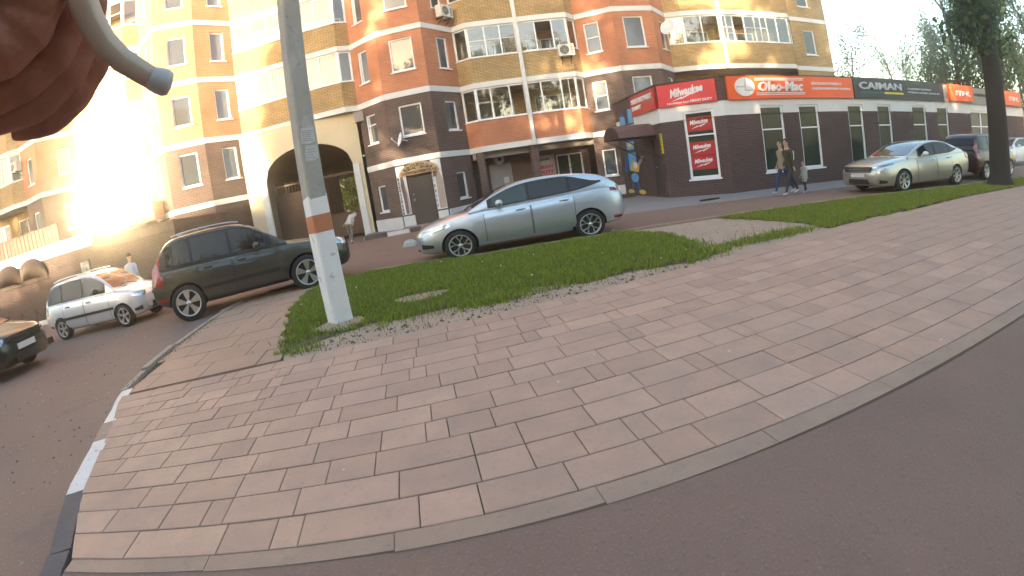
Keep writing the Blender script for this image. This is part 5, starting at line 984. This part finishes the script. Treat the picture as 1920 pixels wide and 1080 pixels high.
HATCH = dict(L=4.34, WB=2.64, FO=.86, rw=.315, hw=.92, paint='p_silver', deck=[(0, .60), (.06, .70), (.35, .82), (.8, .91), (1.22, .985), (2.2, 1.02), (3.4, 1.09), (3.9, 1.11), (4.2, 1.06), (4.30, .98), (4.34, .86)], bot=[(0, .34), (.06, .22), (.6, .19), (1.4, .20), (3.0, .20), (3.7, .23), (4.28, .30), (4.34, .42)],
    wid=[(0, .60), (.05, .72), (.2, .84), (.5, .94), (1.0, .985), (1.8, 1), (3.2, 1), (3.8, .965), (4.15, .90), (4.30, .80), (4.34, .70)], roof=[(1.12, .985), (1.55, 1.22), (1.95, 1.40), (2.3, 1.475), (2.75, 1.495), (3.2, 1.48), (3.6, 1.43), (3.92, 1.345), (4.14, 1.20), (4.29, 1.02)], win=(1.50, 3.86), taper=(3.05, 3.86), panes=[(1.60, 2.30, 'car_glass_g'), (2.36, 3.14, 'car_glass'), (3.19, 3.78, 'car_glass')], doors=[(1.40, 2.33), (2.35, 3.22)],
    ws=(1.20, 2.12), rg=(3.80, 4.22), head=(.10, .72, .60, .70, .74, .82), tail=(4.02, 4.26, .98, 1.10, .96, 1.08), mirror=1.68, grille=(.42, .54, .60), intake=(.26, .42), plate=.42, rplate=.62, spokes=5, yspoke=1, sillblack=0, aerial=3.3, fog=.34, sill=.31)
SEDAN = dict(L=4.85, WB=2.775, FO=1.0, rw=.325, hw=.90, paint='p_gold', deck=[(0, .66), (.06, .76), (.4, .86), (.9, .94), (1.35, .99), (2.2, 1.01), (3.4, 1.06), (4.0, 1.09), (4.5, 1.10), (4.78, 1.06), (4.85, .90)], bot=[(0, .36), (.06, .22), (.6, .18), (1.4, .19), (3.4, .19), (4.2, .23), (4.78, .32), (4.85, .45)],
    wid=[(0, .66), (.05, .78), (.2, .88), (.5, .95), (1.0, .985), (1.8, 1), (3.6, 1), (4.2, .96), (4.6, .90), (4.8, .82), (4.85, .74)], roof=[(1.30, .99), (1.75, 1.22), (2.15, 1.40), (2.55, 1.47), (2.95, 1.48), (3.4, 1.43), (3.9, 1.27), (4.35, 1.12)], win=(1.78, 3.98), taper=(3.3, 3.98), panes=[(1.86, 2.62, 'car_glass'), (2.68, 3.40, 'car_glass'), (3.45, 3.84, 'car_glass')], doors=[(1.66, 2.65), (2.67, 3.50)],
    ws=(1.40, 2.34), rg=(3.50, 4.28), head=(.04, .66, .66, .78, .80, .88), tail=(4.45, 4.78, .88, 1.04, .82, 1.04), mirror=1.95, grille=(.50, .62, .78), intake=(.28, .42), plate=.48, rplate=.75, spokes=7, spw=.12, sillblack=0, fog=.30, mirrorp='p_wh')
SUV = dict(L=4.42, WB=2.66, FO=1.04, rw=.375, hw=.93, paint='p_dark', deck=[(0, .80), (.06, .93), (.5, 1.02), (1.38, 1.10), (2.5, 1.12), (3.7, 1.15), (4.27, 1.14), (4.37, 1.10), (4.42, .98)], bot=[(0, .45), (.06, .34), (.6, .30), (1.4, .28), (3.4, .28), (4.1, .33), (4.37, .42), (4.42, .52)],
    wid=[(0, .72), (.05, .82), (.2, .91), (.5, .96), (1.2, .99), (2, 1), (3.7, 1), (4.17, .95), (4.37, .88), (4.42, .82)], roof=[(1.36, 1.10), (1.74, 1.38), (2.08, 1.62), (2.4, 1.72), (3.0, 1.75), (3.7, 1.73), (4.02, 1.66), (4.33, 1.14)], win=(1.69, 4.21), panes=[(1.82, 2.55, 'car_glass'), (2.62, 3.40, 'car_glass'), (3.46, 4.00, 'car_glass')], doors=[(1.64, 2.58), (2.60, 3.32)],
    ws=(1.44, 2.22), rg=(4.04, 4.29), head=(.06, .50, .78, .92, .88, 1.00), tail=(4.13, 4.37, .84, 1.42, .84, 1.16), mirror=1.98, grille=(.52, .70, .86), intake=(.40, .54), plate=.56, rplate=.85, spokes=5, spw=.30, rail=(2.3, 3.8), fog=.48, sill=.42, mould=(1.64, 3.3, .56, .63), tum=.26)
MINI = dict(L=3.80, WB=2.39, FO=.74, rw=.285, hw=.835, paint='p_white', deck=[(0, .66), (.06, .78), (.5, .88), (.95, .95), (2.0, .97), (3.3, .98), (3.65, .97), (3.74, .93), (3.80, .80)], bot=[(0, .36), (.06, .25), (.6, .21), (3.0, .21), (3.5, .26), (3.75, .34), (3.80, .45)],
    wid=[(0, .74), (.05, .84), (.2, .92), (.5, .97), (1.2, 1), (3.0, 1), (3.5, .97), (3.72, .92), (3.80, .86)], roof=[(.92, .95), (1.25, 1.22), (1.6, 1.44), (1.95, 1.51), (2.6, 1.53), (3.2, 1.50), (3.5, 1.42), (3.74, .97)], win=(1.22, 3.62), panes=[(1.32, 2.02, 'car_glass_g'), (2.12, 2.90, 'car_glass'), (2.96, 3.40, 'car_glass')], doors=[(1.14, 2.07), (2.09, 2.92)],
    ws=(.98, 1.66), rg=(3.52, 3.70), head=(.02, .34, .66, .78, .72, .80), tail=(3.58, 3.74, .70, .95, .70, .95), mirror=1.42, grille=(.30, .62, .70), intake=(.30, .46), plate=.42, rplate=.60, spokes=5, spw=.2, mould=(1.0, 3.0, .50, .57), rail=(1.9, 3.3), fog=.34, handle='trim', mirrorp='trim', sillblack=0)
MPV = dict(SUV); MPV.update(paint='p_red', L=4.45, deck=[(0, .80), (.06, .90), (.5, .98), (1.1, 1.05), (2.4, 1.08), (3.8, 1.10), (4.3, 1.10), (4.40, 1.05), (4.45, .95)], roof=[(1.0, 1.05), (1.5, 1.36), (1.9, 1.58), (2.4, 1.68), (3.2, 1.70), (3.9, 1.66), (4.15, 1.60), (4.38, 1.10)], wid=[(0, .72), (.05, .82), (.2, .91), (.5, .96), (1.2, .99), (2, 1), (3.7, 1), (4.2, .96), (4.4, .90), (4.45, .84)], bot=[(0, .40), (.06, .28), (.6, .24), (3.4, .24), (4.2, .28), (4.4, .36), (4.45, .45)], rail=None, win=(1.4, 4.2), panes=[(1.5, 2.3, 'car_glass'), (2.38, 3.2, 'car_glass'), (3.28, 4.0, 'car_glass')], rg=(4.16, 4.33), rw=.33, tail=(4.16, 4.40, .80, 1.52, .80, 1.16)); MPV.pop('mould')
BLACK = dict(SEDAN); BLACK.update(paint='p_black', mirrorp='p_black', spokes=8, spw=.1)
car(HATCH, 'silver five door hatchback with Y spoke wheels parked along the lawn', ((.77+3.53)/2, 10.105+.03), 175.7, (1.048, 1.02, .965), 1)
car(SEDAN, 'champagne silver saloon parked before the dark brick shop', ((13.23+16.45)/2, 9.16+.05), 177.7, (1.13, 1.05, .99), 1)
car(SUV, 'dark four wheel drive parked beside the concrete pole', ((-4.84-2.47)/2, 9.82), 20, (.96, .98, .97), -1)
car(MINI, 'small pale silver hatchback with roof rails behind the dark vehicle', ((-9.37-7.25)/2, 10.56), -3.5, (.90, .95, .93), -1)
car(BLACK, 'black car at the left edge showing only its front wheel', (-8.23-2.25, 7.12), -3, (1, 1, 1), -1)
car(MPV, 'dark maroon people carrier partly behind the tree trunk', (20.3, 9.25), 2, (1.0, 1, .98), -1)
WHT = dict(HATCH); WHT.update(paint='p_wh'); car(WHT, 'white car at the right edge beyond the maroon vehicle', (29.5, 11.9), 178, (1, 1, 1), 1)
# ------------------------------------------------------------------ people
def cloth(n, c): return mat(n, c, .9, noise=(9, .3, tuple(v*.72 for v in c), 4))
M['skin'] = mat('skin', (.50, .30, .22), .55); M['hair'] = mat('dark brown hair', (.035, .022, .016), .7); M['hair2'] = mat('light brown hair', (.16, .10, .065), .7); M['sole'] = mat('pale shoe', (.55, .53, .50), .6); M['eye'] = mat('dark eye', (.02, .018, .016), .3); M['lip'] = mat('lips', (.36, .14, .12), .5)
def skinned(name, J, bones, mats, parent, pick, sub=2):
    ids = {k: i for i, k in enumerate(J)}; me = bpy.data.meshes.new(name); me.from_pydata([J[k][0] for k in J], [(ids[a], ids[b]) for a, b in bones], []); o = bpy.data.objects.new(name, me); COL.objects.link(o)
    sk = o.modifiers.new('skin', 'SKIN'); sk.use_smooth_shade = True; lay = me.skin_vertices[0].data
    for k, i in ids.items(): r = J[k][1]; lay[i].radius = r if isinstance(r, tuple) else (r, r); lay[i].use_root = (k == 'pelvis')
    sd = o.modifiers.new('sub', 'SUBSURF'); sd.levels = sub; sd.render_levels = sub; baked(o)
    for m in mats: o.data.materials.append(m)
    V = {k: Vector(J[k][0]) for k in J}
    for p in o.data.polygons:
        c = p.center; best = None
        for a, b in bones:
            A, B = V[a], V[b]; d = B-A; t = max(0, min(1, (c-A).dot(d)/max(1e-9, d.dot(d)))); q = (A+d*t-c).length
            if best is None or q < best[0]: best = (q, a, b, t)
        p.material_index = pick(best[1], best[2], best[3], c); p.use_smooth = True
    o.parent = parent; return o
def hand_bm(w, d, side, s=1.0):
    b = MB(); w, d = Vector(w), Vector(d).normalized(); x = d.cross(Vector((0, 1, 0))).normalized() if abs(d.y) < .9 else Vector((1, 0, 0)); n = x.cross(d)
    b.tube([w, w+d*.04*s, w+d*.085*s], [.024*s, .034*s, .036*s], 8, flat=.5)
    for k, (o, L) in enumerate(((-.027, .062), (-.009, .072), (.009, .068), (.027, .052))):
        p = w+d*.08*s+x*o*s; b.tube([p, p+d*L*.5*s+n*.006*s, p+d*L*.85*s+n*.022*s, p+d*L*.9*s+n*.036*s], [.0095*s, .009*s, .008*s, .006*s], 6)
    p = w+d*.025*s+x*.03*s; b.tube([p, p+d*.025*s+x*.018*s+n*.01*s, p+d*.055*s+x*.016*s+n*.02*s], [.012*s, .010*s, .007*s], 6); return b
def person(label, loc, face, h, shirt, trousers, shoe, hair, stride=.30, lean=.04, arms=((.18, -.1), (-.18, .1)), bend=0.0, longsleeve=True, group=None, hem=None, bulk=1.0):
    """face: heading in degrees; local x forward, y left"""
    s = h/1.75; t = tag(empty('person', loc, R(face)), label, 'person', group); B = bulk
    def v(x, y, z): return (x*s, y*s, z*s)
    a1, a2 = stride, -stride; hz = .93-.06*abs(stride)
    cb, sb = math.cos(bend), math.sin(bend)
    def up(x, y, z): dx, dz = x+lean*(z-hz), z-hz; return v(dx*cb+dz*sb, y, hz-dx*sb+dz*cb)
    J = {'pelvis': (v(0, 0, hz), (.135*s*B, .11*s*B)), 'waist': (up(0, 0, hz+.17), (.125*s*B, .10*s*B)), 'chest': (up(.0, 0, hz+.38), (.155*s*B, .115*s*B)), 'neck0': (up(.0, 0, hz+.52), .075*s), 'neck': (up(.015, 0, hz+.585), .050*s), 'head0': (up(.035, 0, hz+.665), (.070*s, .085*s)), 'head1': (up(.03, 0, hz+.755), (.074*s, .092*s)), 'head2': (up(.02, 0, hz+.815), (.045*s, .055*s))}
    bones = [('pelvis', 'waist'), ('waist', 'chest'), ('chest', 'neck0'), ('neck0', 'neck'), ('neck', 'head0'), ('head0', 'head1'), ('head1', 'head2')]
    ends = {}
    for nm, sg, st, (ax, fx) in (('l', 1, a1, arms[0]), ('r', -1, a2, arms[1])):
        kb = .07 if st < 0 else .0
        J.update({'hip'+nm: (v(.0, sg*.09, hz-.06), .098*s*B), 'knee'+nm: (v(st*.52+.03, sg*.095, .50-abs(st)*.05), .062*s*B), 'ank'+nm: (v(st*1.0-kb, sg*.095, .085+kb*.8), .043*s), 'heel'+nm: (v(st*1.0-kb-.03, sg*.095, .045+kb*.8), .038*s), 'toe'+nm: (v(st*1.0-kb+.17, sg*.105, .032), (.036*s, .028*s)),
                  'sho'+nm: (up(.0, sg*.185*B, hz+.465), .062*s*B), 'elb'+nm: (up(ax*.6, sg*.245*B, hz+.20), .044*s*B), 'wri'+nm: (up(ax*.6+fx+.06, sg*.245*B, hz-.03), .029*s)})
        bones += [('pelvis', 'hip'+nm), ('hip'+nm, 'knee'+nm), ('knee'+nm, 'ank'+nm), ('ank'+nm, 'heel'+nm), ('heel'+nm, 'toe'+nm), ('chest', 'sho'+nm), ('sho'+nm, 'elb'+nm), ('elb'+nm, 'wri'+nm)]
    hemz = hem if hem is not None else hz-.10
    def pick(a, b, tt, c):
        n = a+b
        if 'toe' in n or ('heel' in n): return 3
        if 'head' in n or ('neck' == b) or a == 'neck': return 0
        if 'wri' in n and tt > .93: return 0
        if 'elb' in n or 'sho' in n: return 1 if longsleeve or ('sho' in a and tt < .6) else 0
        if 'hip' in n or 'knee' in n or 'ank' in n: return 1 if c.z > hemz*s else 2
        if a == 'pelvis' and tt < .12: return 1 if c.z > hemz*s else 2
        return 1
    skinned('body', J, bones, [M['skin'], shirt, trousers, shoe], t, pick)
    for nm, sg in (('l', 1), ('r', -1)):
        w = Vector(J['wri'+nm][0]); e = Vector(J['elb'+nm][0]); o = hand_bm(w-(w-e).normalized()*.01, (w-e)+Vector((0, 0, -.05)), sg, s).build('hand', M['skin'], None); o.parent = t
    hc = Vector(J['head1'][0]); b = MB(); rows = [[(hc.x-.012*s+.106*s*math.cos(ph)*math.cos(a)*.95, hc.y+.088*s*math.cos(ph)*math.sin(a), hc.z+.012*s+.094*s*math.sin(ph)) for a in [math.pi*.28+(2*math.pi-.56*math.pi)*k/16 for k in range(17)]] for ph in [-.35+(math.pi/2+.35)*i/7 for i in range(8)]]
    b.grid(rows); o = b.build('hair', hair, None); o.parent = t
    f = MB(); hx = hc.x+.088*s
    for sg in (-1, 1): f.lathe([(.001, -.004*s), (.011*s, 0), (.001, .006*s)], 8, c=(hx-.004*s, hc.y+sg*.03*s, hc.z-.015*s), axis='X', m=0); f.box(hc.x-.012*s, hc.x+.018*s, hc.y+sg*.078*s-.008*s, hc.y+sg*.078*s+.008*s, hc.z-.05*s, hc.z+.01*s, 2)
    f.tube([(hx-.01*s, hc.y, hc.z-.01*s), (hx+.014*s, hc.y, hc.z-.045*s), (hx-.004*s, hc.y, hc.z-.052*s)], [.008*s, .013*s, .008*s], 6, m=2); f.box(hx-.022*s, hx-.002*s, hc.y-.024*s, hc.y+.024*s, hc.z-.086*s, hc.z-.076*s, 1); o = f.build('face', [M['eye'], M['lip'], M['skin']], None); o.parent = t
    return t
c1 = cloth('olive jacket', (.060, .052, .030)); c2 = cloth('dark grey trousers', (.060, .050, .052)); c3 = cloth('cream jacket', (.38, .30, .21)); c4 = cloth('blue jeans', (.035, .065, .17)); c5 = cloth('pale mint coat', (.46, .52, .48)); c6 = cloth('black leggings', (.018, .018, .022)); c7 = cloth('white shirt', (.62, .57, .52)); c8 = cloth('grey trousers', (.22, .19, .16)); c9 = cloth('pale blue shirt', (.50, .58, .72))
GP = 'people walking past the shop'
p_ol = person('adult in olive jacket with pale sleeve stripe and dark trousers mid stride', (11.05, 12.0, .012), 182, 1.70, c1, c2, M['sole'], M['hair'], stride=.33, lean=.07, group=GP, bulk=1.06)
b = MB(); s_ = 1.70/1.75
b.tube([(.02, .245*1.0, 1.33), (.05, .285, 1.20), (.075, .290, 1.06)], .012, 5); o = b.build('sleeve_stripe', M['letter'], None); o.parent = p_ol
person('adult in cream jacket and blue jeans beside the olive jacket', (11.2, 12.5, .012), 182, 1.68, c3, c4, M['sole'], M['hair'], stride=-.30, lean=.04, group=GP)
person('small child in pale mint coat and black leggings walking behind', (11.62, 11.95, .012), 182, .98, c5, c6, M['sole'], M['hair2'], stride=.12, lean=.02, group=GP, hem=.62, bulk=1.18)
person('stooping person in white shirt near the archway', (-2.75, 20.0, .0), 60, 1.62, c7, c8, M['sole'], M['hair'], stride=.05, bend=1.0, longsleeve=True)
person('person in pale blue shirt standing behind the small silver hatchback', (-8.75, 13.6, .0), 100, 1.62, c9, c8, M['sole'], M['hair'], stride=.04)
# ------------------------------------------------------------------ the rider's hand and brake lever, close to the lens at upper left
M['skin_near'] = mat('reddish brown skin', (.36, .145, .088), .5, noise=(60, .3, (.27, .10, .064), 6), bump=(260, .6, .0009), spec=.4); M['skin_near'].node_tree.nodes['Principled BSDF'].inputs['Subsurface Weight'].default_value = .15; M['skin_near'].node_tree.nodes['Principled BSDF'].inputs['Subsurface Radius'].default_value = (.01, .004, .002)
hd = tag(empty('hand', (-.17, .2, 1.69)), 'close brown hand with curled fingers in shade at the upper left corner', 'hand'); b = MB()
def fing(pts, r0, taper=.92):
    n = 14; P = [Vector(p) for p in pts]; path = []
    for i in range(n):      # Catmull-Rom through the joints
        u = i/(n-1)*(len(P)-1); k = min(int(u), len(P)-2); f = u-k; p0, p1, p2, p3 = P[max(k-1, 0)], P[k], P[k+1], P[min(k+2, len(P)-1)]
        path.append(.5*((2*p1)+(p2-p0)*f+(2*p0-5*p1+4*p2-p3)*f*f+(3*p1-p0-3*p2+p3)*f**3))
    rr = [r0*(1-(1-taper)*i/(n-1))*(1+.05*math.cos(i*1.9)) for i in range(n)]; rr[0] *= .75; rr[-1] *= .8; b.tube(path, rr, 16)
fing([(-.1499, .1777, 1.6953), (-.1573, .1833, 1.6787), (-.1677, .1815, 1.6667), (-.182, .1713, 1.6601)], .0167)
fing([(-.1473, .2059, 1.6994), (-.1553, .2111, 1.6822), (-.1661, .2112, 1.667), (-.1794, .2054, 1.6567), (-.1999, .1895, 1.6488)], .0128)
fing([(-.15, .2253, 1.6985), (-.1576, .2302, 1.6812), (-.1653, .2317, 1.6676), (-.1758, .2292, 1.6558), (-.1915, .2202, 1.6466), (-.2129, .2009, 1.6435)], .0108)
fing([(-.1586, .2458, 1.6827), (-.1632, .2486, 1.6706), (-.172, .2478, 1.6586), (-.1823, .2445, 1.6481), (-.1945, .2371, 1.642), (-.21, .2235, 1.6419)], .0098)
fing([(-.150, .190, 1.706), (-.165, .187, 1.716), (-.185, .180, 1.712), (-.205, .178, 1.70)], .022)        # knuckles and palm, out of view
fing([(-.160, .245, 1.70), (-.180, .225, 1.700), (-.200, .205, 1.69), (-.215, .19, 1.68)], .026); fing([(-.19, .235, 1.675), (-.205, .215, 1.67), (-.215, .19, 1.67)], .022)
fing([(-.155, .165, 1.71), (-.172, .155, 1.70), (-.190, .150, 1.685)], .0135)                                # thumb
hm = cleanup(b.mesh('body', [M['skin_near']])); ho = bpy.data.objects.new('body', hm); COL.objects.link(ho); rm = ho.modifiers.new('remesh', 'REMESH'); rm.mode = 'VOXEL'; rm.voxel_size = .0013; sm_ = ho.modifiers.new('smooth', 'SMOOTH'); sm_.iterations = 5; sm_.factor = .5; baked(ho)
for p in ho.data.polygons: p.use_smooth = True
ho.parent = hd; ho.location = -hd.location
M['sleeve'] = mat('dark jacket sleeve', (.03, .03, .035), .9, noise=(30, .3, (.018, .018, .022), 4), bump=(60, .5, .003)); b = MB(); b.tube([(-.212, .185, 1.712), (-.235, .165, 1.735), (-.29, .11, 1.78), (-.38, .02, 1.84)], [.036, .042, .050, .058], 16); o = b.build('sleeve', M['sleeve'], hd)
lv = tag(empty('brake_lever', (-.13, .205, 1.66)), 'pale curved metal brake lever with rounded end beside the hand', 'brake lever')
M['lever'] = mat('worn anodised metal', (.56, .43, .33), .45, .15, noise=(60, .3, (.46, .35, .27), 5), bump=(300, .2, .0004)); M['lever_cap'] = mat('pale grey plastic cap', (.52, .50, .49), .4)
KD = .262/.335          # the lever sits in front of the fingers
near = lambda p: EYE+(Vector(p)-EYE)*KD
LP = [near(p) for p in ((-.1712, .2278, 1.7391), (-.1699, .2361, 1.7241), (-.171, .2453, 1.7089), (-.1696, .2536, 1.6963), (-.1661, .2625, 1.6833), (-.1595, .2715, 1.6724), (-.1515, .2792, 1.6644), (-.1461, .2839, 1.6593))]
b = MB(); rows = []
for i, p in enumerate(LP):
    T = (LP[min(i+1, 7)]-LP[max(i-1, 0)]).normalized(); V_ = (p-EYE).normalized(); x = T.cross(V_).normalized(); y = x.cross(T); w = KD*[.0096, .0095, .0092, .0086, .0080, .0074, .0070, .0068][i]; sec = [(-w, -.3*w), (-.75*w, -.62*w), (.25*w, -.62*w), (.5*w, -.5*w), (w, .05*w), (w, .35*w), (.7*w, .6*w), (-.7*w, .6*w), (-w, .3*w)]
    rows.append([p+x*a+y*c for a, c in sec])
b.grid(rows, 0, True, closed=True); o = b.build('blade', M['lever'], lv)
b = MB(); b.tube([near(p) for p in ((-.1468, .2833, 1.6600), (-.1455, .2844, 1.6588), (-.1425, .2867, 1.6567), (-.1390, .2890, 1.6550), (-.1366, .2905, 1.6538), (-.1358, .2911, 1.6534))], [KD*r for r in (.0066, .0075, .0083, .0083, .0068, .0020)], 16); b.build('end_piece', M['lever_cap'], lv)
b = MB(); p = LP[0]; b.tube([p+Vector((-.012, .004, .004)), p+Vector((.012, -.002, .014))], .010, 12); b.build('pivot', M['black'], lv)
# ------------------------------------------------------------------ added haze standing in for lens bloom around the sun mirrored in the glass
hz = MB(); hz.box(-420, 420, -420, 420, -1.0, 17.3); M['haze'] = bpy.data.materials.new('glare haze'); M['haze'].use_nodes = True; t_ = M['haze'].node_tree; t_.nodes.remove(t_.nodes['Principled BSDF'])
pv = t_.nodes.new('ShaderNodeVolumePrincipled'); pv.inputs['Color'].default_value = (1, .93, .82, 1); pv.inputs['Density'].default_value = .0047; pv.inputs['Anisotropy'].default_value = .945; t_.links.new(pv.outputs[0], t_.nodes['Material Output'].inputs['Volume'])
o = hz.build('haze', M['haze']); o['kind'] = 'stuff'
